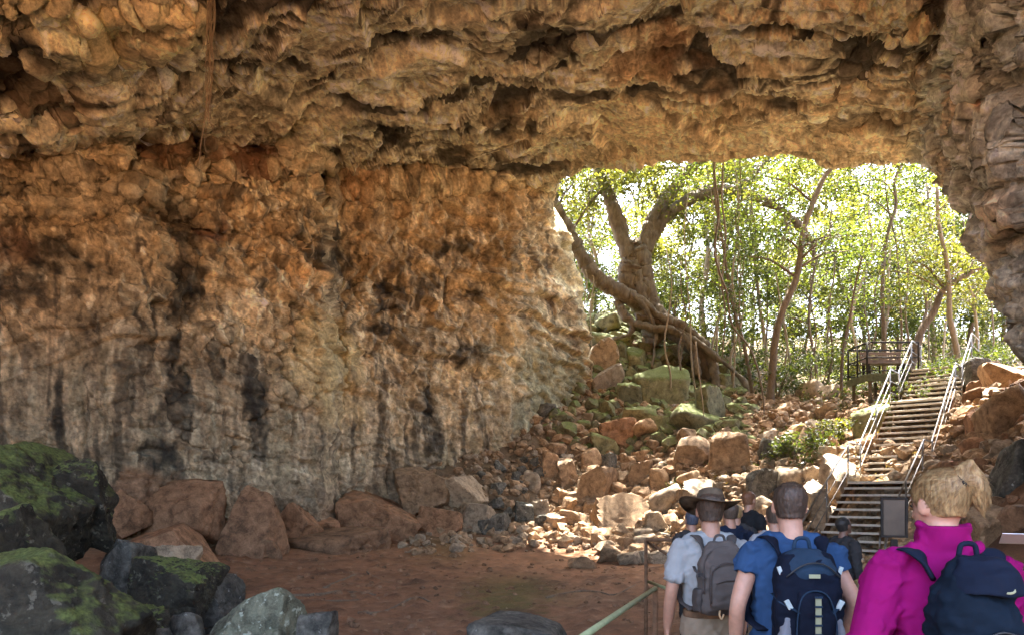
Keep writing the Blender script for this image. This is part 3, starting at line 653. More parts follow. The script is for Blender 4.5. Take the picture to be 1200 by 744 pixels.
# --- unseen hill over the tube, added to keep the sun off the shell
hx_ = np.concatenate([[-60, -40], np.linspace(-28, 26, 80), [40, 60]]); ht_ = np.linspace(0, 1, 50)
A_, B_ = np.meshgrid(hx_, ht_); yf = np.interp(A_, [-60, 0, 2, 5, 8, 10.5, 13, 60], [34, 31.5, 29.5, 26.5, 23.8, 19.5, 17.5, 17]); hy2 = yf + (-3.2 - yf) * B_
hz2 = 15.6 + 1.2 * np.sin(np.pi * B_) + 0.06 * (hy2 - 15); hz2 = hz2 - np.clip(np.abs(A_ + 1) - 24, 0, 60) * 1.1
hp3 = np.stack([A_.ravel(), hy2.ravel(), hz2.ravel()], 1); hp3[:, 2] += 0.5 * fbm(hp3 * 0.3, 4, 401)
tag(obj('hill_cover', fast_mesh('hill_cover', hp3, grid_faces(len(hx_), 50), True, mix3(np.tile(np.array([[0.24, 0.19, 0.11]], np.float32), (len(hp3), 1)), (0.12, 0.12, 0.05), sstep(0, 0.5, fbm(hp3 * 0.7, 3, 402)))), M_cave), 'unseen dry hill over the cave roof, added to block the sun', kind='structure')
# --- the tube behind the photographer, cut short to let more sky light in
bx_ = np.linspace(0, 1, 70); by_ = np.linspace(3.4, -2.0, 24)
A_, B_ = np.meshgrid(bx_, by_); ang = math.pi * (1 - A_)
cxx = -4.0 + 10.6 * np.sign(np.cos(ang)) * np.abs(np.cos(ang)) ** 0.6; czz = 0.0 + 11.6 * np.abs(np.sin(ang)) ** 0.55 - 0.3
bq = np.stack([cxx.ravel(), B_.ravel(), czz.ravel()], 1)
bq = bq + 0.5 * np.stack([fbm(bq * 0.5, 4, 220 + j) for j in range(3)], 1)
tag(obj('cave_ceiling', fast_mesh('cave_back', bq, grid_faces(70, 24), True, mix3(np.tile(np.array([[0.38, 0.24, 0.13]], np.float32), (len(bq), 1)), (0.2, 0.12, 0.07), sstep(0, 0.6, fbm(bq, 3, 5)))), M_cave), 'rock vault of the lava tube going on behind the photographer', kind='structure')
# ============================================================ rocks
def ico(sub):
    bm = bmesh.new(); bmesh.ops.create_icosphere(bm, subdivisions=sub, radius=1.0)
    v = np.array([x.co[:] for x in bm.verts]); f = np.array([[x.index for x in fc.verts] for fc in bm.faces]); bm.free(); return v, f
_ICO = {k: ico(k) for k in (1, 2, 3, 4, 5, 6)}
def rock_mesh(name, seed, size, sub=4, facets=11, sharp=0.86, rough=0.05, planes=None):
    """a broken block: a sphere cut by random planes, then roughened. size = full extents"""
    rs = np.random.RandomState(seed); v, f = _ICO[sub]
    d = v / np.linalg.norm(v, axis=1)[:, None]
    n = rs.normal(size=(facets, 3)); n /= np.linalg.norm(n, axis=1)[:, None]
    ax = np.array([[1, 0, 0], [-1, 0, 0], [0, 1, 0], [0, -1, 0], [0, 0, 1], [0, 0, -1]], float) + rs.normal(size=(6, 3)) * 0.30
    ax /= np.linalg.norm(ax, axis=1)[:, None]
    n = np.concatenate([n, ax]); off = np.concatenate([rs.uniform(0.62, 0.95, facets), rs.uniform(0.45, 0.8, 6)])
    if planes is not None:
        for (a, b, c, o) in planes:
            k = np.array([a, b, c], float); k /= np.linalg.norm(k); n = np.concatenate([n, k[None]]); off = np.append(off, o)
    dot = d @ n.T; r = np.where(dot > 0.05, off[None] / np.maximum(dot, 0.05), 9.0)
    k = 12 + 60 * sharp
    rm = r.min(1)[:, None]; rr = rm[:, 0] - np.log(np.exp(-k * (np.minimum(r, 3) - rm)).sum(1)) / k
    q = d * np.clip(rr, 0.2, 1.15)[:, None]
    q += d * (rough * fbm(d * 2.2 + seed % 97, 4, seed % 1000) + 0.4 * rough * fbm(d * 7 + seed % 97, 3, seed % 1000 + 5) + (0.35 * rough * (terrace(fbm(d * 5 + seed % 31, 4, seed % 1000 + 8), 4)[0] + 0.5 * fbm(d * 24, 3, 6)) if sub > 4 else 0))[:, None]
    lo, hi = q.min(0), q.max(0); q = (q - (lo + hi) / 2) / (hi - lo) * np.array(size)
    me = fast_mesh(name, q, f, True)
    if sharp > 0.6: me.set_sharp_from_angle(angle=math.radians(24 if sub < 5 else 16))
    return me

MOSSC = (0.115, 0.135, 0.034)
RK = {
    'orange': mat_rock('rock_orange', base=((0.21, 0.13, 0.07), (0.42, 0.29, 0.17), (0.75, 0.75, 0.75), (1.2, 1.1, 1.0)), bump=0.5, scale=1.5),
    'red':    mat_rock('rock_red', base=((0.18, 0.10, 0.05), (0.38, 0.22, 0.12), (0.7, 0.7, 0.7), (1.15, 1.05, 1.0)), bump=0.5, scale=1.3),
    'tan':    mat_rock('rock_tan', base=((0.25, 0.19, 0.13), (0.42, 0.33, 0.23), (0.7, 0.7, 0.7), (1.15, 1.1, 1.0)), bump=0.5, scale=1.5),
    'green':  mat_rock('rock_green', base=((0.14, 0.12, 0.07), (0.28, 0.24, 0.15), (0.7, 0.75, 0.7), (1.1, 1.15, 0.9)), bump=0.5, scale=1.5, moss=((0.12, 0.14, 0.035), 5.0, 1.2)),
    'grey':   mat_rock('rock_grey', base=((0.06, 0.055, 0.042), (0.18, 0.165, 0.13), (0.7, 0.7, 0.7), (1.1, 1.1, 1.1)), bump=0.9, scale=1.6, s2=12.0, bd=0.1, var=0.5, speck=((0.42, 0.41, 0.36), 14.0, 0.66)),
    'mossy':  mat_rock('rock_mossy', base=((0.018, 0.015, 0.009), (0.060, 0.050, 0.030), (0.8, 0.8, 0.8), (1.1, 1.1, 1.1)), bump=1.0, scale=1.6, s2=12.0, bd=0.12, var=0.4, speck=((0.13, 0.115, 0.08), 11.0, 0.60), moss=(MOSSC, 3.2, 1.40)),
    'lichen': mat_rock('rock_lichen', base=((0.08, 0.08, 0.05), (0.19, 0.185, 0.12), (0.9, 0.9, 0.9), (1.1, 1.1, 1.1)), bump=0.8, scale=2.5, speck=((0.33, 0.35, 0.26), 12.0, 0.58), moss=((0.12, 0.15, 0.05), 3.0, 1.6)),
}
def boulder(bb, kind, label, d=None, name='boulder', thick=1.0, sub=4, seed=0, facets=9, sharp=0.8, rough=0.05, rz=0.0, tilt=0.0, sink=0.25, planes=None, group=None, flat=False):
    """bb = picture box (x0,y0,x1,y1); the rock stands on the ground under the bottom edge of the box"""
    x0, y0, x1, y1 = bb; cxp = (x0 + x1) / 2
    if d is None:
        h = hit(cxp, y1 - 0.12 * (y1 - y0)); d = h.y
    wd = (x1 - x0) / F * d; dp = wd * thick; dc = d + dp * 0.22
    wd, ht = (x1 - x0) / F * dc * 0.98, (y1 - y0) / F * dc
    hz = ht * (1 + sink)
    me = rock_mesh('boulder', seed or int(x0 * 7 + y0 * 13), (wd, dp, hz), sub, facets, sharp, rough, planes)
    top = CZ + (HY - y0) / F * dc
    o = obj(name, me, RK[kind], loc=((cxp - 600) / F * dc, dc, top - hz / 2)); o.rotation_euler = (0, tilt, rz)
    HN.append((cxp, (y0 + y1) / 2, label))
    tag(o, label, 'rock', group); HERO.append((o.location.x, o.location.y, max(wd, dp) * 0.42, x0, y0, x1, y1)); return o
HERO = []; HN = []
# near left pile
B = boulder
B((-110, 514, 100, 668), 'mossy', 'big dark boulder with mossy top at the left edge, tallest of the near pile', d=7.6, sub=6, facets=7, rough=0.06, thick=0.9, sharp=0.5, seed=4, planes=[(0.75, -0.1, 0.7, 0.5)])
B((56, 536, 134, 628), 'mossy', 'boulder with bright green mossy top just right of the tallest dark boulder', d=8.3, sub=6, facets=6, rough=0.09, thick=1.1, seed=9)
B((-70, 588, 50, 690), 'mossy', 'small dark mossy boulder at the left edge between the two biggest', d=6.3, sub=5, facets=8, rough=0.07, seed=12)
B((-120, 640, 168, 800), 'mossy', 'large boulder with green mossy slope in the bottom left corner', d=4.9, sub=6, facets=6, rough=0.05, thick=0.8, sharp=0.5, seed=21, planes=[(-0.35, -0.2, 0.9, 0.55), (0.85, -0.2, 0.45, 0.6)])
B((118, 630, 176, 690), 'grey', 'dark grey block wedged beside the mossy boulders', d=8.6, sub=5, seed=31, facets=6, sharp=1)
B((148, 650, 262, 726), 'mossy', 'low dark rough rock heaped in front of the grey slab', d=7.6, sub=6, seed=37, rough=0.08, thick=0.9)
B((196, 662, 290, 726), 'grey', 'flat grey rock with pale flecks left of the lichen boulder', d=8.0, sub=5, seed=38, rough=0.08, thick=0.9)
B((238, 688, 352, 790), 'lichen', 'pale lichen covered boulder with flat faces at the bottom edge', d=6.4, sub=6, seed=43, facets=6, sharp=0.9, thick=0.8, rough=0.04)
B((150, 706, 205, 760), 'mossy', 'small green cushion of a rock near the bottom left corner', d=6.0, sub=5, seed=47, rough=0.1)
B((196, 714, 246, 752), 'grey', 'small smooth dark stone left of the lichen boulder', d=6.2, sub=4, seed=49)
B((330, 712, 400, 780), 'grey', 'low grey rock right of the lichen boulder at the bottom edge', d=6.8, sub=5, seed=51)
B((548, 720, 682, 790), 'grey', 'broad rounded grey boulder cut off by the bottom edge under the dirt floor', d=6.6, sub=5, seed=53, facets=4, sharp=0.2, rough=0.03, planes=[(0, 0, 1, 0.6)])
# foot of the wall
B((154, 612, 262, 670), 'red', 'squared red brown block in front of the wall, left of the upright slab', sub=5, seed=61, facets=3, sharp=1, planes=[(0.7, -0.7, 0.1, 0.7)], thick=0.9)
B((250, 568, 334, 662), 'red', 'tall pinkish brown slab leaning upright against the red rocks', sub=5, seed=66, facets=0, sharp=1, thick=0.6, rough=0.03, sink=0.1, planes=[(-0.85, 0, 0.45, 0.36), (0.9, 0, 0.25, 0.5), (0.3, -0.8, 0.3, 0.5)])
B((182, 636, 238, 678), 'tan', 'low greyish slab in front of the squared red brown block', sub=5, seed=67, facets=4, sharp=1)
B((300, 630, 334, 656), 'red', 'small dark red stone at the foot of the upright slab', sub=4, seed=68, sharp=1, sink=.5)
B((322, 586, 380, 640), 'red', 'triangular red brown rock right of the upright slab', sub=5, seed=71, facets=4, sharp=1, planes=[(-0.8, 0, 0.6, 0.45), (0.7, 0, 0.7, 0.5)])
B((392, 572, 500, 632), 'red', 'long wedge shaped slab sloping down to the right at the foot of the wall', sub=5, seed=73, facets=3, sharp=1, thick=0.8, planes=[(0.45, -0.1, 0.88, 0.42), (0, 0, -1, 0.5)])
B((326, 618, 455, 650), 'red', 'broad low red mound of rock in front of the wedge shaped slab', sub=5, seed=77, facets=5, sharp=0.5, thick=0.6, sink=0.4)
B((455, 543, 530, 606), 'orange', 'large orange grey block with pale streaks above the small red rock', sub=5, seed=79, facets=4, sharp=1, thick=0.9)
B((516, 556, 580, 600), 'tan', 'angular tan block right of the large streaked block', sub=5, seed=83, facets=4, sharp=1, thick=0.9, planes=[(0.7, -0.3, 0.6, 0.5)])
B((488, 592, 544, 626), 'red', 'small bright red brown rock below the large streaked block', sub=5, seed=85, sharp=1, facets=5)
B((528, 588, 584, 620), 'tan', 'dull brown rock under the angular tan block', sub=4, seed=87)
B((560, 600, 600, 626), 'grey', 'flat grey stone at the edge of the dirt floor near the talus', sub=4, seed=88)
B((160, 560, 260, 625), 'red', 'dusty red rock mound pressed against the foot of the wall', d=17.6, sub=5, seed=89, facets=4, sharp=0.5, thick=0.5)
B((120, 572, 175, 620), 'red', 'ochre boulder at the wall foot behind the mossy pile', d=16.9, sub=5, seed=90, facets=4)
B((345, 600, 400, 632), 'red', 'low rusty slab beside the triangular rock', sub=4, seed=91, sharp=1)
B((664, 650, 700, 668), 'orange', 'flat stone lying alone on the dirt floor near its right edge', sub=4, seed=92, sharp=1)
# rubble slope: the stones one can pick out
L_ = [
 ((740, 425, 808, 478), 'green', 'large green grey boulder below the roots of the big tree'),
 ((812, 452, 856, 500), 'green', 'bright mossy boulder right of centre below the root', ),
 ((676, 398, 724, 440), 'tan', 'grey tan boulder at the upper left of the rubble, beside the cliff'),
 ((704, 402, 742, 430), 'green', 'lichened boulder near the top of the rubble under the trunk'),
 ((690, 424, 732, 462), 'tan', 'smooth round topped boulder high on the rubble left of the green boulders'),
 ((672, 428, 698, 458), 'orange', 'small sunlit pinkish boulder at the upper left of the rubble'),
 ((732, 404, 760, 436), 'green', 'small green boulder wedged under the trunk'),
 ((720, 446, 756, 480), 'green', 'mossy block in the middle of the upper rubble'),
 ((766, 438, 798, 470), 'green', 'pointed mossy stone in front of the large green grey boulder'),
 ((772, 400, 800, 422), 'green', 'pale mossy stone directly under the main root'),
 ((724, 478, 770, 508), 'green', 'long mossy boulder lying flat in the middle of the rubble'),
 ((756, 486, 786, 510), 'green', 'small pyramid shaped mossy stone in the middle of the rubble'),
 ((784, 470, 846, 512), 'green', 'broad yellow green boulder left of the hanging root'),
 ((700, 490, 752, 520), 'red', 'brown wedge boulder above the yellow green oval stone'),
 ((690, 506, 732, 534), 'green', 'oval olive boulder on top of the orange blocks'),
 ((680, 524, 706, 552), 'orange', 'orange cube shaped stone under the oval olive boulder'),
 ((700, 530, 724, 554), 'grey', 'dark rounded stone right of the orange cube'),
 ((786, 510, 832, 552), 'orange', 'blocky sunlit boulder left of the standing stone'),
 ((830, 504, 874, 560), 'orange', 'tall standing stone with a golden brown face'),
 ((668, 546, 726, 594), 'orange', 'biggest tan block in the middle of the sunlit slope'),
 ((734, 538, 766, 566), 'orange', 'round topped boulder with a sunlit crown above the middle slope'),
 ((760, 548, 786, 574), 'orange', 'round orange stone beside the round topped boulder'),
 ((634, 526, 656, 562), 'orange', 'tall orange stone with a bright sunlit cap at the left of the slope'),
 ((652, 534, 680, 570), 'orange', 'sunlit block beside the tall capped stone'),
 ((612, 552, 634, 578), 'tan', 'round dull tan stone at the shaded left edge of the slope'),
 ((690, 576, 762, 624), 'orange', 'wide tent shaped slab low in the sunlit slope'),
 ((620, 584, 646, 608), 'tan', 'grey brown stone at the lower left of the rubble'),
 ((655, 596, 690, 616), 'orange', 'bright orange block low in the sunlit slope'),
 ((752, 598, 784, 624), 'tan', 'dark brown block right of the tent shaped slab'),
 ((600, 586, 626, 612), 'grey', 'grey stone at the shaded corner where rubble meets dirt'),
 ((760, 566, 800, 600), 'tan', 'pale split boulder above the dark brown block'),
 ((692, 616, 722, 640), 'orange', 'orange stone at the foot of the tent shaped slab'),
 ((640, 600, 668, 624), 'orange', 'low stone with a white sunlit top at the lower left of the slope'),
 ((722, 628, 750, 646), 'orange', 'bright orange slab lying at the foot of the slope'),
 ((736, 636, 760, 658), 'orange', 'rounded sunlit stone lowest on the slope, next to the rail post'),
 ((800, 560, 842, 592), 'tan', 'pale block behind the brimmed hat'),
 ((890, 512, 936, 545), 'grey', 'dark boulder left of the leafy shrub'),
 ((870, 548, 915, 590), 'grey', 'dark grey block above the heads of the walkers'),
 ((936, 498, 976, 540), 'orange', 'orange boulder behind the leafy shrub'),
 ((905, 545, 950, 575), 'tan', 'pale leaning slab below the leafy shrub'),
 ((960, 530, 1006, 590), 'tan', 'large flat topped boulder just left of the lower stair rail'),
 ((940, 560, 972, 610), 'tan', 'upright tan block left of the lower flight of stairs'),
 ((1002, 472, 1042, 520), 'green', 'green grey boulder under the viewing platform'),
 ((880, 580, 915, 606), 'tan', 'low brown stone behind the blue shirted man'),
 ((1128, 470, 1172, 520), 'red', 'red brown boulder just right of the upper stair rail'),
 ((1143, 452, 1210, 520), 'orange', 'big orange faced boulder right of the stairs, lit on its right side'),
 ((1150, 422, 1215, 462), 'orange', 'orange boulder high on the right under the rock wall'),
 ((1126, 418, 1160, 462), 'grey', 'grey stone at the head of the stairs'),
 ((1158, 515, 1225, 572), 'grey', 'grey boulder with a white sunlit streak right of the stairs'),
 ((1130, 512, 1165, 535), 'red', 'flat red stone between the stairs and the grey boulder'),
 ((1135, 590, 1190, 640), 'orange', 'rounded orange boulder behind the woman in pink'),
 ((1150, 560, 1180, 580), 'red', 'small flat reddish stone right of the woman\'s hair'),
 ((1100, 540, 1145, 590), 'red', 'dark red block beside the lower stairs'),
 ((1175, 590, 1230, 625), 'red', 'brown stone at the right edge behind the woman in pink'),
]
for i, (bb, kd, lb) in enumerate(L_):
    tall = (bb[3] - bb[1]) > (bb[2] - bb[0])
    B(bb, kd, lb, sub=4, seed=500 + i * 7, facets=1 + i % 3, sharp=(1.0 if i % 3 else 0.3), thick=0.95 if not tall else 1.1, sink=0.35, rough=0.045)

# --- the rest of the slope: 230 counted stones from a dozen shapes, then small rubble
_rs = np.random.RandomState(5)
protos = [rock_mesh('rubble_stone', 900 + k, (1, _rs.uniform(.8, 1.1), _rs.uniform(.6, .95)), 3, 1 + k % 3, 0.4 + 0.6 * (k % 3 > 0), 0.05) for k in range(14)]
kinds = {}
for kd in RK:
    kinds[kd] = []
    for me in protos:
        m2 = me.copy(); m2.materials.append(RK[kd]); kinds[kd].append(m2)
ZL = {'green': ('dull green mossy stone in the upper rubble below the big tree', 'mossy stones of the upper rubble'),
      'orange': ('orange brown broken stone lying in the sun flecked rubble slope', 'orange stones of the sunlit slope'),
      'tan': ('pale brown broken stone lying in the rubble beneath the thicket', 'brown stones beneath the thicket'),
      'grey': ('small grey stone in the shaded talus at the foot of the cave wall', 'grey stones of the shaded talus'),
      'red': ('red brown stone in the heap between the stairs and the right hand rock wall', 'red stones right of the stairs')}
def shortlab(l, mx=9):
    w_ = l.split()
    cut = {'of', 'in', 'on', 'at', 'under', 'beside', 'above', 'below', 'behind', 'between', 'with', 'left', 'right', 'just', 'near', 'against', 'wedged', 'lying', 'and', 'directly', 'high', 'low', 'from', 'cut', 'next', 'lit', 'tallest'}
    while len(w_) > mx:
        ks = [k for k in range(2, len(w_)) if w_[k].strip(',') in cut]
        w_ = w_[:ks[-1]] if ks else w_[:mx]
    return ' '.join(w_).rstrip(',')
SEEN = set()
def place_label(pxx, pyy, wpx, word, what='stone'):
    size = 'tiny' if wpx < 15 else 'small' if wpx < 19 else 'medium' if wpx < 24 else 'large'
    for (hx_, hy_, hl) in sorted(HN, key=lambda a: (a[0] - pxx) ** 2 + (a[1] - pyy) ** 2)[:7]:
        dx, dy = pxx - hx_, pyy - hy_
        relw = ('just right of' if dx > 0 else 'just left of') if abs(dx) > abs(dy) else ('just below' if dy > 0 else 'just above')
        lb = size + ' ' + word + ' ' + what + ' ' + relw + ' the ' + shortlab(hl, 16 - 4 - len(relw.split()))
        if lb not in SEEN: SEEN.add(lb); return lb
    return None
WORDS = {'green': 'mossy green', 'orange': 'orange', 'tan': 'pale brown', 'grey': 'grey', 'red': 'red brown'}
placed = [(h[0], h[1], h[2]) for h in HERO]
cnt = 0; tries = 0
while cnt < 242 and tries < 9000:
    tries += 1
    a = _rs.rand()
    if a < 0.14: pxx, pyy = _rs.uniform(1130, 1215), _rs.uniform(440, 640)
    elif a < 0.24: pxx, pyy = _rs.uniform(460, 640), _rs.uniform(515, 622)
    elif a < 0.62: pxx, pyy = _rs.uniform(620, 860), _rs.uniform(480, 660)
    elif a < 0.86: pxx, pyy = _rs.uniform(655, 860), _rs.uniform(385, 520)
    else: pxx, pyy = _rs.uniform(660, 1010), _rs.uniform(400, 620)
    if pxx < 640 and pyy < 610 - (pxx - 460) * 0.55: continue
    h = hit(pxx, pyy)
    if h is None or h.y > 36 or h.y < 11.0: continue
    if pyy > 640 and pxx < 700: continue
    wpx = _rs.choice([14, 17, 20, 25, 30]) * _rs.uniform(0.85, 1.15) * (0.8 if pxx < 640 else 1)
    s = wpx / F * h.y
    if any((h.x - p_[0]) ** 2 + (h.y - p_[1]) ** 2 < (s * 0.32 + p_[2] * 0.8) ** 2 for p_ in placed): continue
    if pxx > 960 and pxx < 1130 and abs((h.x - 6.8) - 0.85 * (h.y - 15)) < 1.1: continue
    placed.append((h.x, h.y, s * 0.42)); cnt += 1
    if pxx > 1120: kd = 'red'
    elif pxx < 645: kd = 'grey'
    elif pyy < 512 and pxx < 860: kd = 'green'
    elif pxx < 860: kd = 'orange' 
    else: kd = 'tan'
    mt = kd if _rs.rand() < 0.85 else ('tan' if kd != 'tan' else 'orange')
    o = obj('rubble_stone', kinds[mt][_rs.randint(14)], loc=(h.x, h.y, H1(h.x, h.y) + s * 0.2)); o.scale = (s, s, s)
    o.rotation_euler = (_rs.uniform(-.5, .5), _rs.uniform(-.5, .5), _rs.uniform(0, 6.28))
    lb = place_label(pxx, pyy, wpx, WORDS[mt].split()[-1] if mt == 'green' else WORDS[mt].replace('pale ', '').replace('red ', ''))
    tag(o, lb or ZL[kd][0], 'rock', ZL[kd][1])
# small rubble as one mass per tone
def scatter(name, n, region, smin_, smax_, mat, label, seed, sub=2, keepf=None):
    rs = np.random.RandomState(seed); V_ = []; F_ = []; off = 0
    base = [(_m, np.array([p.vertices[:] for p in _m.polygons])) for _m in [rock_mesh('tmp', seed + 40 + k, (1, 1, .75), sub, 5, 1.0, 0.02) for k in range(6)]]
    bvs = [get_v(b_[0]) for b_ in base]
    xs = rs.uniform(region[0], region[1], n * 3); ys = rs.uniform(region[2], region[3], n * 3)
    hz = H(xs, ys); hbs = Hbase(xs, ys)
    k = 0
    for x_, y_, z_, hb_ in zip(xs, ys, hz, hbs):
        if keepf and not keepf(x_, y_, rs, hb_): continue
        s = smin_ + (smax_ - smin_) * rs.rand() ** 2.2
        j = rs.randint(6); R = np.array(Euler((rs.uniform(-.6, .6), rs.uniform(-.6, .6), rs.uniform(0, 6.28))).to_matrix())
        V_.append((bvs[j] * s) @ R.T + np.array([x_, y_, z_ + s * 0.12])); F_.append(base[j][1] + off); off += len(bvs[j]); k += 1
        if k >= n: break
    o = obj(name, fast_mesh(name, np.concatenate(V_), np.concatenate(F_), False), mat); tag(o, label, 'rubble', kind='stuff')
def rub(x_, y_, rs, hb):
    pxx = 600 + x_ / y_ * F
    if pxx < 470 or pxx > 1320: return False
    if hb < 0.12 + 0.25 * rs.rand(): return False
    return y_ < 34
scatter('small_rubble', 5200, (-4, 14, 13, 31), 0.07, 0.42, RK['orange'], 'broken orange brown rubble filling the gaps between the larger stones', 3, 2, rub)
scatter('small_rubble', 2600, (-5, 15, 13, 36), 0.08, 0.45, RK['tan'], 'pale brown and grey rubble strewn up the slope', 4, 2, rub)
def upper(x_, y_, rs, hb):
    pxx = 600 + x_ / y_ * F; pyy = HY - (hb - CZ) / y_ * F
    return 640 < pxx < 880 and pyy < 530
scatter('small_rubble', 1300, (0, 12, 22, 37), 0.18, 0.75, RK['green'], 'mossy green and grey broken stones heaped below the big tree', 14, 2, upper)
def mids(x_, y_, rs, hb):
    pxx = 600 + x_ / y_ * F; return pxx > 590 and hb > 0.3 and abs((x_ - 6.8) - 0.85 * (y_ - 15)) > 1.0
scatter('small_rubble', 1100, (-1, 13, 14, 30), 0.18, 0.60, RK['orange'], 'fist to head sized orange stones between the boulders of the slope', 15, 2, mids)
scatter('pebbles', 1700, (-8, 8, 7, 23), 0.02, 0.16, RK['red'], 'small stones and clods scattered over the dirt floor', 6, 1)
scatter('pebbles', 260, (-9, 8, 6, 22), 0.015, 0.05, RK['tan'], 'pale pebbles scattered over the dirt floor', 7, 1)
def nearleft(x_, y_, rs, hb): return (600 + x_ / y_ * F) < 330
scatter('small_rubble', 420, (-7, -1.6, 4.5, 10.5), 0.05, 0.32, RK['grey'], 'dark grey stones lying between the mossy boulders', 8, 2, nearleft)
# ============================================================ trees and plants
def mat_bark(name, c1, c2, scale=1.0):
    m, t, b, out = mat_new(name); L = t.links.new
    tc = N(t, 'ShaderNodeTexCoord'); mp = N(t, 'ShaderNodeMapping'); mp.inputs['Scale'].default_value = (4 * scale, 4 * scale, 1.4 * scale)
    L(tc.outputs['Object'], mp.inputs[0]); n1 = N(t, 'ShaderNodeTexNoise', i_Scale=1.6, i_Detail=9.0, i_Roughness=0.7, i_Distortion=0.5); L(mp.outputs[0], n1.inputs['Vector'])
    r = N(t, 'ShaderNodeValToRGB'); e = r.color_ramp.elements; L(n1.outputs[0], r.inputs[0]); e[0].position = 0.32; e[1].position = 0.68
    e[0].color = (*c1, 1); e[1].color = (*c2, 1); L(r.outputs[0], b.inputs['Base Color']); b.inputs['Roughness'].default_value = 0.9
    bp = N(t, 'ShaderNodeBump', i_Strength=0.7, i_Distance=0.05); L(n1.outputs[0], bp.inputs['Height']); L(bp.outputs[0], b.inputs['Normal']); return m
M_fig = mat_bark('bark_fig', (0.075, 0.055, 0.035), (0.20, 0.155, 0.10))
M_bark = mat_bark('bark_slim', (0.08, 0.055, 0.035), (0.22, 0.16, 0.10), 2.0)
M_pale = mat_bark('bark_pale', (0.20, 0.15, 0.09), (0.40, 0.32, 0.21), 2.0)
M_leafA = mat_leaf('leaf_bright', (0.018, 0.032, 0.008), (0.062, 0.074, 0.016), 0.5)
M_leafB = mat_leaf('leaf_olive', (0.02, 0.03, 0.011), (0.06, 0.066, 0.02), 0.45)
M_leafY = mat_leaf('leaf_yellow', (0.028, 0.037, 0.010), (0.082, 0.08, 0.018), 0.5)
M_dry = mat_leaf('leaf_dry', (0.10, 0.07, 0.03), (0.24, 0.17, 0.08), 0.3)

def leaves_mesh(name, centers, per, spread, size, seed, droop=0.0, flatz=0.6):
    """many small folded leaves gathered in clumps round the given centres"""
    rs = np.random.RandomState(seed); C = np.repeat(np.asarray(centers, float), per, 0); n = len(C)
    off = rs.normal(size=(n, 3)); off *= (rs.rand(n, 1) ** 0.4) * spread / (np.linalg.norm(off, axis=1)[:, None] + 1e-6); off[:, 2] *= flatz
    p = C + off
    a = rs.uniform(0, 2 * np.pi, n); el = rs.normal(-0.25 - droop, 0.45, n)
    u = np.stack([np.cos(a) * np.cos(el), np.sin(a) * np.cos(el), np.sin(el)], 1)
    w_ = np.cross(u, rs.normal(size=(n, 3)) * 0.5 + np.array([0, 0, 1.0])); w_ /= np.linalg.norm(w_, axis=1)[:, None] + 1e-6
    nn_ = np.cross(w_, u); s = size * rs.uniform(0.6, 1.35, (n, 1))
    v = np.stack([p, p + u * s * 0.5 + w_ * s * 0.24 - nn_ * s * 0.06, p + u * s, p + u * s * 0.5 - w_ * s * 0.24 - nn_ * s * 0.06], 1).reshape(-1, 3)
    i = np.arange(n)[:, None] * 4; f = np.concatenate([i + np.array([[0, 1, 2]]), i + np.array([[0, 2, 3]])], 0)
    tone = np.repeat(np.clip(rs.normal(0.5, 0.25, n), 0, 1), 4)
    return fast_mesh(name, v, f, False, np.stack([tone] * 3, 1))

def limb(mb, pts, r0, r1, seg=7, wob=0.0, seed=0, n=6, pw=1.0):
    q = smooth_path(pts, n); rs = random.Random(seed); m = len(q); out = []; rr = []
    for i, c in enumerate(q):
        t = i / (m - 1); r = r0 + (r1 - r0) * t ** pw
        out.append((c[0] + rs.uniform(-wob, wob) * r, c[1] + rs.uniform(-wob, wob) * r, c[2] + rs.uniform(-wob, wob) * r)); rr.append(r * rs.uniform(1 - wob * .5, 1 + wob * .5))
    mb.tube(out, rr, seg); return out

def pxpath(pts, d):
    """picture points -> world points; each may carry its own depth"""
    return [tuple(P(p_[0], p_[1], (p_[2] if len(p_) > 2 else d))) for p_ in pts]

# ---- the big leaning tree over the rubble
fig = empty('fig_tree', P(745, 372, 33.5)); tag(fig, 'big spreading tree with thick grey limbs gripping the top of the rubble slope', 'tree')
def rel(pts, root): return [tuple(Vector(q) - root.location) for q in pts]
def figpart(name, specs, r_seg=12, mat=None):
    mb = MB()
    for pts, r0, r1 in specs: limb(mb, rel(pxpath(pts, 33.0), fig), r0, r1, r_seg * 2, 0.14, len(pts) + int(pts[0][0]), 12)
    me = mb.mesh(name); v = get_v(me); n_ = get_n(me)
    set_v(me, v + n_ * (0.10 * fbm(v * np.array([2.2, 2.2, 0.9]), 3, 3) + 0.07 * fbm(v * 4.5, 3, 4))[:, None])
    return obj(name, me, mat or M_fig, fig)
figpart('trunk', [([(836, 446, 32), (812, 405, 32.4), (780, 378, 32.8), (756, 354, 33), (742, 322, 33), (741, 300, 33), (744, 286, 33)], 0.40, 0.42), ([(772, 400, 33.4), (760, 372, 33.2), (748, 340, 33.0), (743, 300, 33)], 0.58, 0.42),
                  ([(724, 352, 33.2), (735, 335, 33.1), (742, 306, 33)], 0.25, 0.6), ([(790, 390, 33.2), (764, 360, 33), (754, 322, 33), (748, 292, 33)], 0.35, 0.5)], 16)
figpart('limb', [([(744, 345), (740, 312), (728, 272), (714, 232), (703, 196), (694, 150), (690, 110)], 0.40, 0.22), ], 12)
figpart('limb', [([(746, 340), (748, 306), (758, 274), (776, 240), (802, 206), (826, 178), (850, 140), (870, 110)], 0.36, 0.2)], 12)
figpart('limb', [([(750, 335), (753, 306), (768, 270), (790, 246), (822, 228), (858, 222), (892, 234), (920, 250), (945, 276), (955, 300)], 0.34, 0.10), ([(858, 222), (885, 205), (905, 180)], .14, .08)], 12)
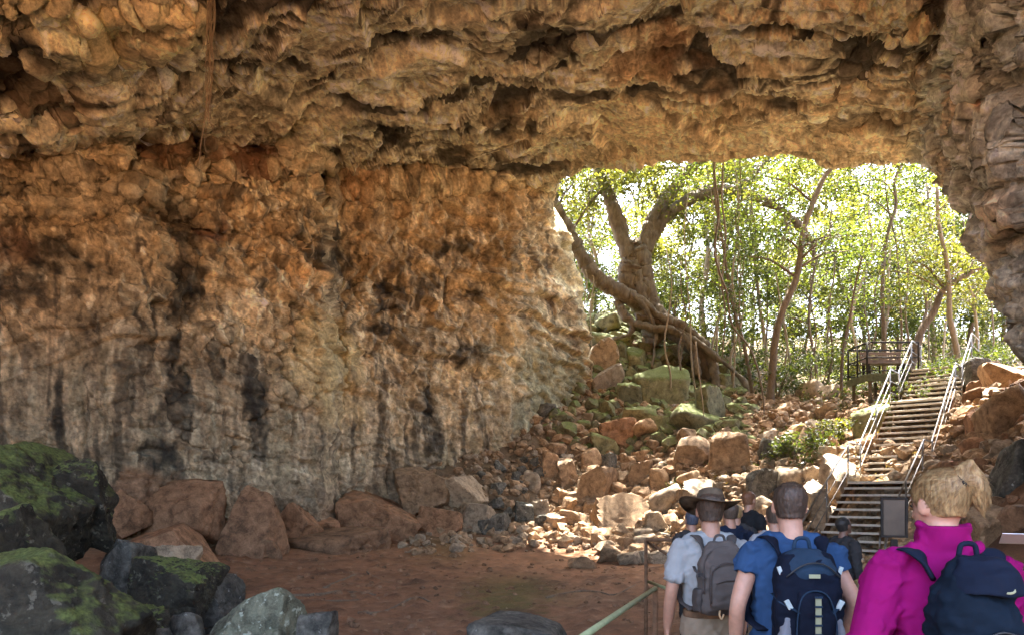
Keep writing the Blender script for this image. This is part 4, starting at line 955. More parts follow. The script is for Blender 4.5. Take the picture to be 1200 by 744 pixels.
figpart('limb', [([(750, 356, 32.6), (722, 340, 32.2), (700, 326, 31.9), (682, 302, 31.7), (668, 275, 31.6), (654, 250, 31.5), (648, 228, 31.6), (652, 205, 31.7)], 0.36, 0.22)], 12)
for _sp in [([(724, 345, 32.4), (752, 352, 32.2), (772, 370, 32.1), (800, 382, 32), (824, 402, 31.8), (836, 432, 31.5), (842, 458, 31.2)], 0.16, 0.20), ([(722, 352, 32.4), (735, 372, 32.3), (760, 384, 32.1), (790, 388, 31.9), (812, 410, 31.7), (818, 440, 31.4)], 0.20, 0.16),
                 ([(730, 340, 32.3), (756, 360, 32.1), (768, 384, 32.1)], 0.12, 0.10), ([(745, 372, 32.5), (780, 380, 32.2), (830, 410, 31.4), (870, 445, 30.6), (890, 480, 29)], 0.16, 0.08)]: figpart('root', [_sp], 9)
for _sp in [([(772, 380, 32.2), (768, 400, 32), (764, 430, 31.6)], 0.09, 0.05), ([(800, 392, 32), (798, 420, 31.6), (790, 446, 31)], 0.08, 0.05), ([(744, 380, 32.4), (736, 392, 32.2), (716, 398, 32)], .12, .06)]: figpart('root', [_sp], 8)
bt = MB(); tips = []
_r = random.Random(4)
for (a, b_, d_) in [((703, 196), (680, 150), 33), ((714, 225), (735, 190), 32.5), ((735, 190), (742, 150), 32.5), ((776, 240), (762, 205), 33.5), ((762, 205), (752, 170), 33.5), ((802, 206), (792, 175), 33), ((822, 228), (846, 262), 33), ((790, 246), (808, 262), 33),
                    ((892, 234), (930, 225), 33), ((920, 250), (912, 290), 33), ((668, 275), (690, 240), 32), ((654, 250), (672, 215), 32), ((740, 215), (765, 180), 33), ((770, 200), (810, 196), 33.6), ((858, 222), (880, 262), 33), ((690, 240), (712, 214), 32.2)]:
    m_ = ((a[0] + b_[0]) / 2 + _r.uniform(-6, 6), (a[1] + b_[1]) / 2 + _r.uniform(-5, 5))
    bt = MB(); limb(bt, rel(pxpath([a, m_, b_], d_), fig), 0.09, 0.03, 6, 0.1, 3, 4); bt.build('branch', M_fig, fig)
    tips += [Vector(rel(pxpath([b_], d_ + _r.uniform(-1, 1)), fig)[0]), Vector(rel(pxpath([m_], d_ + _r.uniform(-1, 1)), fig)[0])]
for k in range(34): tips.append(Vector(rel([tuple(P(_r.uniform(660, 960), _r.uniform(90, 215), _r.uniform(30, 36)))], fig)[0]))
for k in range(400): tips.append(Vector((_r.uniform(-1, 17), _r.uniform(24.5, 36), _r.uniform(14.8, 19))) - fig.location)  # unseen leaf clumps above the lip, added to shade and dapple the slope
obj('crown', leaves_mesh('crown', tips, 95, 0.85, 0.19, 8), M_leafY, fig)

# ---- slim forest trees: traced ones first
def slim_tree(path, d, r0, r1, label, mat=M_bark, leafm=M_leafA, seed=0, ncl=22, per=75, crown_px=None, branches=5, name='forest_tree', group=None, size=0.15, sp=0.8):
    pts = pxpath(path, d); gz = H1(pts[0][0], pts[0][1]); pts[0] = (pts[0][0], pts[0][1], min(pts[0][2], gz - 0.15))
    root = empty(name, pts[0]); tag(root, label, 'tree', group)
    rr = random.Random(seed); rp = rel(pts, root)
    mb = MB(); cen = limb(mb, rp, r0, r1, 8, 0.08, seed, 6); obj('trunk', mb.mesh('trunk'), mat, root)
    bb = MB(); cl = []
    m = len(cen)
    for k in range(branches):
        i = int(m * rr.uniform(0.4, 0.97)); c = Vector(cen[i]); a = rr.uniform(0, 6.28); ln = rr.uniform(0.9, 2.4)
        e = c + Vector((math.cos(a) * ln, math.sin(a) * ln * 0.7, rr.uniform(0.2, 1.5))); md = (c + e) / 2 + Vector((0, 0, 0.25))
        rb_ = max(0.015, (r0 + (r1 - r0) * i / m) * 0.45)
        bb = MB(); limb(bb, [tuple(c), tuple(md), tuple(e)], rb_, rb_ * 0.35, 5, 0.1, seed + k, 4); obj('branch', bb.mesh('branch'), mat, root); cl += [e, md]
    for k in range(ncl):
        c = Vector(cen[int((m - 1) * rr.uniform(0.45, 1.0))]); a = rr.uniform(0, 6.28); ln = rr.uniform(0.3, 2.6)
        cl.append(c + Vector((math.cos(a) * ln, math.sin(a) * ln * 0.8, rr.uniform(-0.8, 1.4))))
    obj('crown', leaves_mesh('crown', cl, per, sp, size, seed + 99), leafm, root)
    return root
slim_tree([(900, 492), (905, 440), (908, 400), (918, 362), (932, 330), (938, 300), (942, 268), (955, 232), (968, 205), (988, 186), (1010, 160)], 28.5, 0.17, 0.08, 'sinuous brown tree rising between the rubble and the platform, thickest of the slim trees', mat=M_bark, seed=1, branches=7, ncl=18)
slim_tree([(1036, 448), (1036, 400), (1034, 350), (1036, 300), (1042, 268), (1050, 240), (1048, 214), (1058, 190)], 30, 0.10, 0.05, 'straight slim tree standing behind the bench on the platform', seed=2, branches=6)
slim_tree([(1060, 420), (1078, 392), (1094, 366), (1104, 342), (1122, 328), (1148, 314), (1170, 300)], 27.5, 0.16, 0.09, 'leaning dark tree bending right over the head of the stairs', seed=3, branches=4, leafm=M_leafY)
slim_tree([(1128, 436), (1120, 405), (1113, 370), (1112, 335), (1108, 300), (1100, 262), (1098, 220)], 27, 0.12, 0.06, 'upright pale tree directly behind the top of the right stair rail', mat=M_pale, seed=4, leafm=M_leafY)
slim_tree([(987, 500), (986, 452), (988, 410), (996, 372), (1002, 336), (1010, 300)], 26.5, 0.07, 0.03, 'thin dark sapling left of the platform railing', seed=5, ncl=10, branches=4)
slim_tree([(884, 500), (880, 450), (872, 405), (862, 370), (852, 320), (846, 280), (838, 230), (836, 175)], 29.5, 0.09, 0.05, 'dark slender tree behind the main root, left of the sinuous one', seed=6)
slim_tree([(865, 500), (860, 450), (856, 420), (868, 380), (858, 330), (866, 260), (862, 200), (858, 160)], 31, 0.07, 0.04, 'thin pale trunk close behind the dark slender tree', mat=M_pale, seed=7)
slim_tree([(1150, 440), (1146, 400), (1140, 350), (1128, 310), (1135, 270)], 30, 0.08, 0.04, 'crooked pale tree at the right end of the thicket under the rock wall', mat=M_pale, seed=8, leafm=M_leafY)
slim_tree([(960, 470), (955, 420), (948, 380), (952, 330), (962, 290), (976, 262)], 34, 0.08, 0.04, 'fine branched tree standing mid thicket behind the leafy shrub', seed=9)
slim_tree([(1005, 455), (1004, 410), (998, 372), (1010, 330), (1022, 300), (1018, 240), (1022, 190)], 36, 0.09, 0.04, 'distant slim tree seen above the left end of the platform', mat=M_pale, seed=10)
slim_tree([(1082, 440), (1076, 400), (1086, 360), (1080, 320), (1090, 270), (1086, 215)], 34, 0.09, 0.05, 'distant tree seen above the middle of the platform rail', seed=11, leafm=M_leafY)
slim_tree([(690, 400), (694, 350), (700, 310), (690, 270), (694, 220), (700, 180)], 37, 0.12, 0.06, 'grey trunk half hidden behind the big tree on its left', mat=M_pale, seed=12, leafm=M_leafB)

# ---- slender bare stems between the larger trees
_rr = random.Random(31); _k = 0
for a in (782, 800, 818, 829, 843, 858, 874, 893, 915, 930, 947, 966, 978, 998, 1014, 1027, 1048, 1066, 1088, 1103, 1135, 1158):
    d_ = _rr.uniform(29, 38); x_ = (a - 600) / F * d_; gz_ = H1(x_, d_); pts = []; xx = x_; hh_ = _rr.uniform(6, 10)
    for k in range(6): pts.append((xx, d_ + _rr.uniform(-.15, .15), gz_ - 0.2 + hh_ * k / 5)); xx += _rr.uniform(-.32, .32)
    root_ = Vector(pts[0]); mb = MB(); limb(mb, [tuple(Vector(q_) - root_) for q_ in pts], _rr.uniform(.035, .065), .018, 6, .12, a, 5)
    o = obj('sapling', mb.mesh('sapling'), _rr.choice([M_bark, M_bark, M_pale]), loc=root_); _k += 1
    nm = min([(672, 'cliff'), (745, 'big spreading tree'), (905, 'sinuous brown tree'), (955, 'fine branched tree'), (987, 'thin dark sapling'), (1036, 'slim tree behind the bench'), (1094, 'leaning dark tree'), (1120, 'upright pale tree'), (1150, 'crooked pale tree'), (838, 'looping vine')], key=lambda q_: abs(q_[0] - a))
    for w_ in ('slender', 'thin', 'wispy', 'spindly', 'whip thin'):
        lb = w_ + ' bare stem just ' + ('left' if a < nm[0] else 'right') + ' of the ' + nm[1]
        if lb not in SEEN: SEEN.add(lb); break
    tag(o, lb, 'sapling', 'bare stems among the trees')
# ---- the forest behind: copies of four trees
def bg_tree(seed, h, leafm, mat):
    root = empty('forest_tree'); rr = random.Random(seed)
    x_ = 0; pts = []
    for k in range(7): pts.append((x_, rr.uniform(-.15, .15) * k, h * k / 6)); x_ += rr.uniform(-.35, .35)
    mb = MB(); cen = limb(mb, pts, 0.13, 0.04, 6, 0.08, seed, 4); obj('trunk', mb.mesh('trunk'), mat, root)
    bb = MB(); cl = []
    for k in range(9):
        i = int(len(cen) * rr.uniform(0.3, .97)); c = Vector(cen[i]); a = rr.uniform(0, 6.28); ln = rr.uniform(1.0, 2.6)
        e = c + Vector((math.cos(a) * ln, math.sin(a) * ln, rr.uniform(0.2, 1.6))); bb = MB(); limb(bb, [tuple(c), tuple((c + e) / 2 + Vector((0, 0, .3))), tuple(e)], 0.05, 0.015, 5, .1, seed + k, 3); obj('branch', bb.mesh('branch'), mat, root); cl += [e, (c + e) / 2]
    for k in range(30):
        c = Vector(cen[int((len(cen) - 1) * rr.uniform(0.22, 1.0))]); a = rr.uniform(0, 6.28); ln = rr.uniform(0.2, 3.0)
        cl.append(c + Vector((math.cos(a) * ln, math.sin(a) * ln, rr.uniform(-1, 1))))
    obj('crown', leaves_mesh('crown', cl, 150, 0.75, 0.21, seed + 7), leafm, root); return root
BG = [bg_tree(21, 11.5, M_leafA, M_bark), bg_tree(22, 13, M_leafB, M_pale), bg_tree(23, 10, M_leafY, M_bark), bg_tree(24, 14, M_leafA, M_pale)]
_used = [False] * 4
_spots = [(700, 42), (735, 47), (775, 41), (805, 50), (830, 39), (862, 44), (880, 53), (900, 38), (925, 46), (948, 41), (965, 55), (990, 43), (1012, 49), (1030, 39), (1052, 45), (1072, 57), (1095, 41), (1115, 48), (1138, 38), (1155, 52), (1180, 43), (1215, 40),
          (660, 50), (680, 60), (760, 62), (845, 64), (915, 66), (1000, 64), (1090, 68), (1150, 66), (1250, 50), (640, 44)]
for i, (a, d_) in enumerate(_spots):
    j = (i * 7 + i // 3) % 4; rr = random.Random(i + 100)
    x_, y_ = (a - 600) / F * d_, d_
    o = BG[j] if not _used[j] else copy_tree(BG[j]); _used[j] = True
    s = rr.uniform(0.85, 1.25); o.location = (x_, y_, H1(x_, y_) - 0.15); o.scale = (s, s, s); o.rotation_euler = (0, 0, rr.uniform(0, 6.28))
    lm = [(672, 'the cliff at the left of the mouth'), (745, 'the big spreading tree'), (862, 'the looping vines'), (905, 'the sinuous brown tree'), (955, 'the fine branched tree'), (987, 'the thin dark sapling'), (1036, 'the bench on the platform'),
          (1094, 'the leaning dark tree'), (1120, 'the upright pale tree'), (1150, 'the crooked pale tree')]
    kind_ = ('leafy', 'pale trunked', 'short yellow', 'tall pale')[j]; dep = 'near' if d_ < 42 else 'mid' if d_ < 52 else 'far'
    lb = None
    for (lx, ln) in sorted(lm, key=lambda q_: abs(q_[0] - a)):
        c_ = dep + ' ' + kind_ + ' tree ' + ('directly behind ' if abs(a - lx) < 8 else 'behind and left of ' if a < lx else 'behind and right of ') + ln
        if c_ not in SEEN: SEEN.add(c_); lb = c_; break
    tag(o, lb, 'tree', 'forest trees behind the rubble slope')

# ---- shrubs
def shrub(loc, w_, h_, label, leafm, seed, per=40, ncl=16, size=0.13, name='shrub', group=None):
    root = empty(name, loc); tag(root, label, 'shrub', group); rr = random.Random(seed); mb = MB(); cl = []
    for k in range(7):
        a = rr.uniform(0, 6.28); e = (math.cos(a) * w_ * rr.uniform(.2, .5), math.sin(a) * w_ * rr.uniform(.2, .5), h_ * rr.uniform(.6, 1)); limb(mb, [(0, 0, -.1), (e[0] * .4, e[1] * .4, e[2] * .6), e], 0.025, 0.008, 5, .1, seed + k, 3); cl.append(Vector(e))
    for k in range(ncl): cl.append(Vector((rr.uniform(-.5, .5) * w_, rr.uniform(-.5, .5) * w_, rr.uniform(.15, 1) * h_)))
    obj('stem', mb.mesh('stem'), M_bark, root); obj('foliage', leaves_mesh('foliage', cl, per, 0.22 * w_, size, seed, 0.1), leafm, root); return root
for i, (a, b_, w_, h_, lb) in enumerate([((938), (548), 1.5, 1.0, 'bright green leafy shrub sprawling over the rocks left of the stairs'), (975, 520, 1.1, 0.8, 'small leafy bush between the orange boulder and the stairs'),
        (910, 470, 1.8, 1.5, 'green understorey bush at the foot of the sinuous tree'), (960, 462, 2.2, 1.8, 'broad bush under the trees left of the platform'), (1010, 452, 1.6, 1.4, 'bush behind the left post of the platform'),
        (870, 450, 1.8, 1.6, 'bush behind the long root of the big tree'), (790, 370, 2.0, 1.6, 'bright leafy bush just right of the big trunk'), (820, 400, 1.8, 1.4, 'leafy bush under the arching limb'),
        (1150, 425, 1.6, 1.6, 'yellow green bush at the foot of the right rock wall'), (690, 350, 1.8, 1.8, 'straggly grey green bush on the cliff left of the big trunk')]):
    h = hit(a, b_) or P(a, b_, 34)
    if h.y > 45: h = Vector(((a - 600) / F * 34, 34, H1((a - 600) / F * 34, 34)))
    shrub(h, w_, h_, lb, [M_leafA, M_leafY, M_leafA][i % 3], 300 + i, size=0.12 if i < 2 else 0.15, per=45 if i != 0 else 60)

# ---- vines hanging from the lip and the trees
def vine(path, d, r, label, mat=M_bark, leaves=0, seed=0, group=None, name='hanging_vine'):
    pts = pxpath(path, d); root = empty(name, pts[0]); mb = MB(); limb(mb, rel(pts, root), r, r * 0.7, 5, 0.3, seed, 6)
    if leaves:
        tag(root, label, 'vine', group); obj('stem', mb.mesh('stem'), mat, root); rr = random.Random(seed)
        q = smooth_path(rel(pts, root), 4); obj('foliage', leaves_mesh('foliage', [q[rr.randrange(len(q))] for _ in range(leaves)], 9, 0.2, 0.12, seed, 0.4), M_leafA, root)
    else:
        o = obj(name, mb.mesh(name), mat, loc=root.location); bpy.data.objects.remove(root); tag(o, label, 'vine', group)
vine([(836, 176), (838, 210), (842, 250), (838, 300), (852, 345), (858, 380), (880, 410), (892, 450), (896, 490)], 27, 0.05, 'dark looping vine falling from the cave lip right of the arching limb', seed=1)
vine([(848, 180), (846, 230), (850, 280), (846, 330), (850, 372), (846, 420)], 27.6, 0.04, 'straight dark vine hanging beside the looping one', seed=2)
vine([(866, 178), (868, 220), (862, 260), (872, 300), (866, 350), (868, 400)], 28, 0.02, 'leafy vine hanging right of the dark vines', leaves=26, seed=3)
vine([(886, 182), (880, 230), (886, 280), (882, 330), (888, 390)], 30, 0.02, 'leafy vine in front of the end of the arching limb', leaves=24, seed=4)
vine([(815, 400), (818, 430), (822, 460), (826, 498)], 26, 0.03, 'pale aerial root dangling onto the mossy boulder', mat=M_pale, seed=5)
vine([(742, 190), (752, 225), (760, 262), (766, 300)], 31, 0.015, 'thin creeper hanging in the fork of the big tree', seed=6)
vine([(688, 192), (690, 230), (686, 262)], 30.5, 0.014, 'thin creeper hanging beside the left limb', seed=7)
vine([(920, 182), (926, 240), (918, 300), (922, 360)], 31, 0.018, 'leafy vine left of the sinuous tree top', leaves=22, seed=8)
for i, xx in enumerate((655, 662, 670, 678, 686, 694)):
    vine([(xx, 292 + 6 * i), (xx + 2, 330), (xx - 2, 370), (xx + 1, 420 + (i * 13) % 30)], 30.6 + i * 0.2, 0.03, ('longest' if i == 5 else 'leftmost' if i == 0 else 'second' if i == 1 else 'third' if i == 2 else 'fourth' if i == 3 else 'fifth') + ' pale root trailing down the cliff by the big tree, counted from the wall', mat=M_pale, seed=20 + i, group='roots trailing down the cliff', name='hanging_root')
# strands hanging from the ceiling on the left
root = empty('hanging_roots', P(246, -8, 13.2)); tag(root, 'long pale straw like tangle of roots hanging from the ceiling at upper left', 'roots')
mb = MB(); rr = random.Random(9)
for k in range(16):
    y1 = rr.choice([60, 80, 110, 140, 150, 180]); x0 = 247 + rr.uniform(-3, 4); pts = []
    yy = -10
    while yy < y1: pts.append((x0 + rr.uniform(-3, 3) - max(0, yy) * 0.03, yy, 13.2 + rr.uniform(-.05, .05))); yy += rr.uniform(22, 34)
    pts.append((x0 + rr.uniform(-8, 9) - y1 * 0.03, y1, 13.2)); mb = MB(); limb(mb, rel(pxpath(pts, 13.2), root), 0.009, 0.004, 4, 0.2, k, 4); mb.build('strand', M_pale, root)
for pp_, r_ in (([(243, 100), (241, 135), (236, 165), (234, 190), (239, 214)], .012), ([(241, 120), (246, 142), (251, 156)], .010)):
    mb = MB(); limb(mb, rel(pxpath(pp_, 13.2), root), r_, 0.005, 4, 0.2, 5, 5); mb.build('strand', M_pale, root)
# ---- roots lying on the dirt floor
def floor_root(pp, r, label, seed):
    pts = []
    for a, b_ in pp:
        h = hit(a, b_); pts.append((h.x, h.y, h.z + r * 0.3))
    mb = MB(); q = [Vector(c) for c in smooth_path(pts, 6)]; q = [(c.x, c.y, H1(c.x, c.y) + r * 0.35) for c in q]
    mb.tube(q, [r * (1 - 0.6 * i / len(q)) for i in range(len(q))], 6); o = obj('root', mb.mesh('root'), M_bark); tag(o, label, 'root')
floor_root([(320, 700), (360, 699), (400, 693), (440, 700)], 0.05, 'dark root snaking over the dirt near the lichen boulder', 1)
floor_root([(340, 704), (372, 706), (420, 706)], 0.035, 'thinner root lying just below the dark snaking root', 2)
floor_root([(380, 690), (396, 682), (420, 672)], 0.04, 'short root slanting across the dirt left of centre', 3)
floor_root([(420, 720), (450, 716), (485, 702), (505, 706)], 0.035, 'long thin root on the dirt in the lower middle', 4)
floor_root([(430, 670), (445, 678), (462, 682)], 0.03, 'short forked root high on the dirt floor', 5)
floor_root([(640, 700), (680, 692), (720, 696), (745, 688)], 0.03, 'root curving over the dirt toward the near handrail', 6)
def litter(n, seed):
    rs = np.random.RandomState(seed); xs, ys = [], []
    while len(xs) < n:
        a, b_ = rs.uniform(-2, 20), rs.uniform(18, 40)
        if 600 + a / b_ * F > 640 and float(Hbase(a, b_)) > 0.8: xs.append(a); ys.append(b_)
    zs = H(xs, ys) + rs.uniform(0, 0.12, n); return np.stack([xs, ys, zs], 1)
tag(obj('leaf_litter', leaves_mesh('leaf_litter', litter(4500, 3), 3, 0.12, 0.11, 5, 0.1, 0.2), M_dry), 'dry leaves strewn over rocks and soil under the trees', 'litter', kind='stuff')
_ts = np.random.RandomState(77); _n = 1500; _xx = _ts.uniform(-4, 44, _n); _yy = _ts.uniform(36, 62, _n); _m = (_xx / _yy > 0.04) & (_xx / _yy < 0.78); _xx, _yy = _xx[_m], _yy[_m]
_zz = H(_xx, _yy) + _ts.rand(len(_xx)) ** 1.5 * 4.5
tag(obj('thicket', leaves_mesh('thicket', np.stack([_xx, _yy, _zz], 1), 55, 0.75, 0.22, 61, 0.1, 0.9), M_leafB), 'dense low thicket of leaves closing the view under the far trees', 'thicket', kind='stuff')
tag(obj('ground_cover', leaves_mesh('ground_cover', litter(900, 4) + np.array([0, 3.0, 0.9]), 26, 0.35, 0.12, 6, 0.1, 0.7), M_leafA), 'low green undergrowth on the slope under the forest', 'undergrowth', kind='stuff')
# ============================================================ stairs, platform, walkway
M_steel = mat_plain('galvanised_steel', (0.24, 0.225, 0.20), rough=0.38, metal=0.85, nscale=9, var=0.3, bump=0.15)
M_tread = mat_plain('worn_tread', (0.30, 0.25, 0.19), rough=0.6, nscale=7, var=0.4, bump=0.3)
M_nose = mat_plain('pale_nosing', (0.52, 0.47, 0.38), rough=0.45, nscale=14, var=0.2, bump=0.2)
M_dark = mat_plain('dark_steel', (0.028, 0.024, 0.02), rough=0.8, metal=0.0, nscale=15, var=0.3)
M_rust = mat_plain('rusty_steel', (0.16, 0.09, 0.05), rough=0.8, nscale=15, var=0.4)
M_green = mat_plain('green_rail_paint', (0.33, 0.38, 0.20), rough=0.5, nscale=12, var=0.22, bump=0.15)
M_deck = mat_plain('deck_timber', (0.16, 0.12, 0.08), rough=0.8, nscale=10, var=0.35, bump=0.3)
M_mossdeck = mat_plain('green_stained_timber', (0.12, 0.12, 0.06), rough=0.8, nscale=10, var=0.35, bump=0.3)
SA = Vector((6.8, 15.0, 0)); SU = Vector((0.6476, 0.7620, 0)); SN = Vector((0.7620, -0.6476, 0)); HWID = 0.80
PROF = [(0.0, 0.2), (3.54, 2.2), (4.54, 2.2), (7.74, 4.6), (8.74, 4.6), (10.5, 5.9), (12.0, 5.9)]
def sz(s): return float(np.interp(s, [a for a, b in PROF], [b for a, b in PROF]))
def SP(s, side, h=0.0): return SA + SU * s + SN * side + Vector((0, 0, sz(s) + h))
stair = empty('staircase', SA + Vector((0, 0, 0.1))); tag(stair, 'steep open metal staircase with handrails climbing out of the cave on the right', 'stairs')
def local(p): return Vector(p) - stair.location
RZ = math.atan2(SU.y, SU.x) - math.pi / 2; ROT = Matrix.Rotation(RZ, 3, 'Z')
tb = MB(); tb.box((0, 0, -0.02), (2 * HWID - 0.06, 0.25, 0.035)); tme = tb.mesh('tread', False); tme.materials.append(M_tread)
nb2 = MB(); nb2.box((0, -0.135, -0.012), (2 * HWID - 0.06, 0.022, 0.05)); nme = nb2.mesh('nosing', False); nme.materials.append(M_nose)
def tread(s, z):
    o = bpy.data.objects.new('tread', tme); COL.objects.link(o); o.parent = stair
    o.location = SA + SU * s + Vector((0, 0, z)) - stair.location; o.rotation_euler = (0, 0, RZ)
    q = bpy.data.objects.new('nosing', nme); COL.objects.link(q); q.parent = o
for (s0, z0, s1, z1, nst) in ((0, .2, 3.54, 2.2, 12), (4.54, 2.2, 7.74, 4.6, 14), (8.74, 4.6, 10.5, 5.9, 8)):
    for k in range(1, nst): tread(s0 + (s1 - s0) * (k - 0.5) / nst, z0 + (z1 - z0) * k / nst)
for s0, s1, z_ in ((3.3, 4.55, 2.2), (7.5, 8.75, 4.6), (10.3, 12.2, 5.9)):
    m = MB(); m.box(SA + SU * ((s0 + s1) / 2) + Vector((0, 0, z_ - 0.035)) - stair.location, (2 * HWID - 0.02, s1 - s0, 0.06), ROT); m.build('landing', M_nose, stair, False)
def offs(a, b, h): return [(s, h) for s in (a, b)]
for side in (-HWID, HWID):
    m = MB()
    for i in range(len(PROF) - 1):
        a, b = SP(PROF[i][0], side, -0.12), SP(PROF[i + 1][0], side, -0.12)
        m.tube([local(a), local(b)], [(0.025, 0.11)] * 2, 4)
    m.build('stringer', M_rust, stair, False)
def rail_pts(side, h):
    pts = []
    for i, (s, z) in enumerate(PROF[:-1]): pts.append(SP(s + (0.05 if i % 2 else -0.05), side, h))
    pts.append(SP(11.9, side, h)); return pts
for side in (-HWID - 0.03, HWID + 0.03):
    for nm, h, r_ in (('handrail', 0.97, 0.022), ('mid_rail', 0.62, 0.013), ('lower_rail', 0.30, 0.013)):
        m = MB(); m.tube([local(q) for q in rail_pts(side, h)], r_, 8); 
        if nm == 'handrail':
            q0 = rail_pts(side, h)[0]; m.tube([local(q0), local(q0 - SU * 0.3 - Vector((0, 0, 0.05))), local(q0 - SU * 0.36 - Vector((0, 0, 0.5)))], r_, 8)
        m.build(nm, M_steel, stair)
    for s in (0.05, 1.8, 3.5, 4.6, 6.15, 7.7, 8.8, 10.45, 11.85):
        m = MB(); m.tube([local(SP(s, side, -0.15)), local(SP(s, side, 0.97))], 0.021, 8); m.build('post', M_steel, stair)
for s in (3.6, 4.5, 7.8, 8.7, 10.6, 12.0):
    for side in (-0.72, 0.72):
        a = SP(s, side, -0.06); gz = H1(a.x, a.y)
        if a.z - gz > 0.1:
            m = MB(); m.tube([local(a), local(Vector((a.x, a.y, gz - 0.2)))], 0.04, 6); m.build('support', M_rust, stair)
# platform
PX0, PX1, PY0, PY1, PZ = 11.75, 13.45, 24.0, 25.35, 5.86
plat = empty('viewing_platform', (PX0, PY0, PZ)); tag(plat, 'small railed viewing platform on stilts left of the stair head', 'platform')
lp = lambda x_, y_, z_: Vector((x_ - PX0, y_ - PY0, z_ - PZ))
nbd = 15; m = MB(); m.box((0, 0, 0), ((PX1 - PX0) / nbd - 0.012, PY1 - PY0, 0.045)); bme = m.mesh('board', False); bme.materials.append(M_mossdeck)
for k in range(nbd): obj('board', bme, None, plat, loc=lp(PX0 + (k + .5) * (PX1 - PX0) / nbd, (PY0 + PY1) / 2, PZ))
m = MB(); m.box(lp((PX0 + PX1) / 2, PY0 - 0.03, PZ - 0.13), (PX1 - PX0 + 0.1, 0.05, 0.22)); m.build('fascia', M_mossdeck, plat, False)
m = MB(); m.box(lp(PX0 - 0.03, (PY0 + PY1) / 2, PZ - 0.13), (0.05, PY1 - PY0, 0.22)); m.build('fascia', M_mossdeck, plat, False)
for x_ in (PX0 + 0.15, PX0 + 0.9, PX0 + 1.25, PX1 - 0.1):
    for y_ in (PY0 + 0.1, PY1 - 0.1):
        m = MB(); m.box(lp(x_, y_, (PZ - 0.1 + 3.6) / 2), (0.09, 0.09, PZ - 0.1 - 3.6)); m.build('stilt', M_deck, plat, False)
for (pts_, nm, r_) in (([(PX1, PY0), (PX0, PY0), (PX0, PY1), (PX1 + .6, PY1)], 'rail', 0.024),):
    for hh_ in (1.05, 0.55, 0.12):
        q_ = [lp(a, b, PZ + hh_) for a, b in pts_]
        if hh_ == 1.05: q_ = [q_[0] + Vector((0.0, 0, 0)), q_[1] + Vector((.1, 0, 0)), q_[1] + Vector((0, .0, -.1)), q_[1] + Vector((0, .1, 0)), q_[2], q_[3]]
        m = MB(); m.tube(q_, 0.034 if hh_ > 1 else 0.022, 8); m.build('rail', M_dark, plat)
for a, b in ((PX0, PY0), (PX0 + .75, PY1), (PX0, PY1), (PX1 - .6, PY1), (PX1, PY0), (PX0, (PY0 + PY1) / 2)):
    m = MB(); m.tube([lp(a, b, PZ), lp(a, b, PZ + 1.05)], 0.032, 8); m.build('post', M_dark, plat)
# bench
bench = empty('park_bench', (12.72, 24.95, PZ + 0.025)); tag(bench, 'slatted timber bench facing the cave on the viewing platform', 'bench')
M_slat = mat_plain('bench_slat', (0.17, 0.12, 0.08), rough=0.7, nscale=8, var=0.3, bump=0.3)
for k in range(3): m = MB(); m.box((0, -0.02 - 0.14 * k, 0.45), (1.42, 0.12, 0.035)); m.build('seat_slat', M_slat, bench, False)
for k in range(3): m = MB(); m.box((0, 0.10 + 0.02 * k, 0.60 + 0.13 * k), (1.42, 0.03, 0.11)); m.build('back_slat', M_slat, bench, False)
for sx in (-0.6, 0.6):
    m = MB(); m.box((sx, 0.05, 0.215), (0.07, 0.07, 0.43)); m.build('leg', M_dark, bench, False)
    m = MB(); m.box((sx, -0.28, 0.215), (0.07, 0.07, 0.43)); m.build('leg', M_dark, bench, False)
    m = MB(); m.tube([(sx, 0.09, 0.4), (sx, 0.16, 0.93)], 0.025, 6); m.build('back_support', M_dark, bench)
# walkway of planks leading to the stairs
walk = empty('boardwalk', (1.25, 3.75, 0.0)); tag(walk, 'plank boardwalk the visitors stand on, leading to the foot of the stairs', 'boardwalk')
DZ = 0.18
m = MB(); m.box((0, 0, 0), (1.75, 0.135, 0.04)); pme = m.mesh('plank', False); pme.materials.append(M_deck)
WD = Vector((0.39, 1.0, 0)).normalized(); WR = Vector((WD.y, -WD.x, 0)); wrz = math.atan2(WD.y, WD.x) - math.pi / 2
def WP(t, side, z_): return Vector((1.25, 3.75, 0)) + WD * t + WR * side + Vector((0, 0, z_))
for k in range(int((4.2 + 11.6) / 0.15)):
    c = WP(-4.2 + k * 0.15, 0, DZ - 0.02); o = obj('plank', pme, None, walk, loc=c - walk.location); o.rotation_euler = (0, 0, wrz)
for sd in (-0.6, 0.6): m = MB(); m.box(WP(1.55, sd, 0.06) - walk.location, (0.08, 11.6, 0.16), Matrix.Rotation(wrz, 3, 'Z')); m.build('joist', M_deck, walk, False)
def rail_thing(t0, t1, side, label, mat, z_=1.18, low=True):
    rt = empty('handrail', WP(t0, side, DZ)); tag(rt, label, 'handrail')
    L0 = lambda t, h: WP(t, side, h) - rt.location
    m = MB(); m.tube([L0(t0, z_), L0((t0 + t1) / 2, z_), L0(t1, z_)], 0.018, 10); m.build('top_rail', mat, rt)
    if low: m = MB(); m.tube([L0(t0, z_ - 0.45), L0(t1, z_ - 0.45)], 0.014, 8); m.build('mid_rail', M_rust, rt)
    n_p = max(2, int((t1 - t0) / 1.5) + 1)
    for k in range(n_p):
        t = t0 + (t1 - t0) * k / (n_p - 1); m = MB(); m.tube([L0(t, DZ - 0.15), L0(t, z_)], 0.02, 8); m.build('post', M_rust if mat is M_green else mat, rt)
    return rt
rail_thing(-1.6, 1.30, -0.74, 'pale green handrail rising from the bottom edge left of the man in the hat', M_green)
rail_thing(0.15, 2.25, 0.64, 'pale green handrail between the blue shirted man and the woman in pink', M_green)
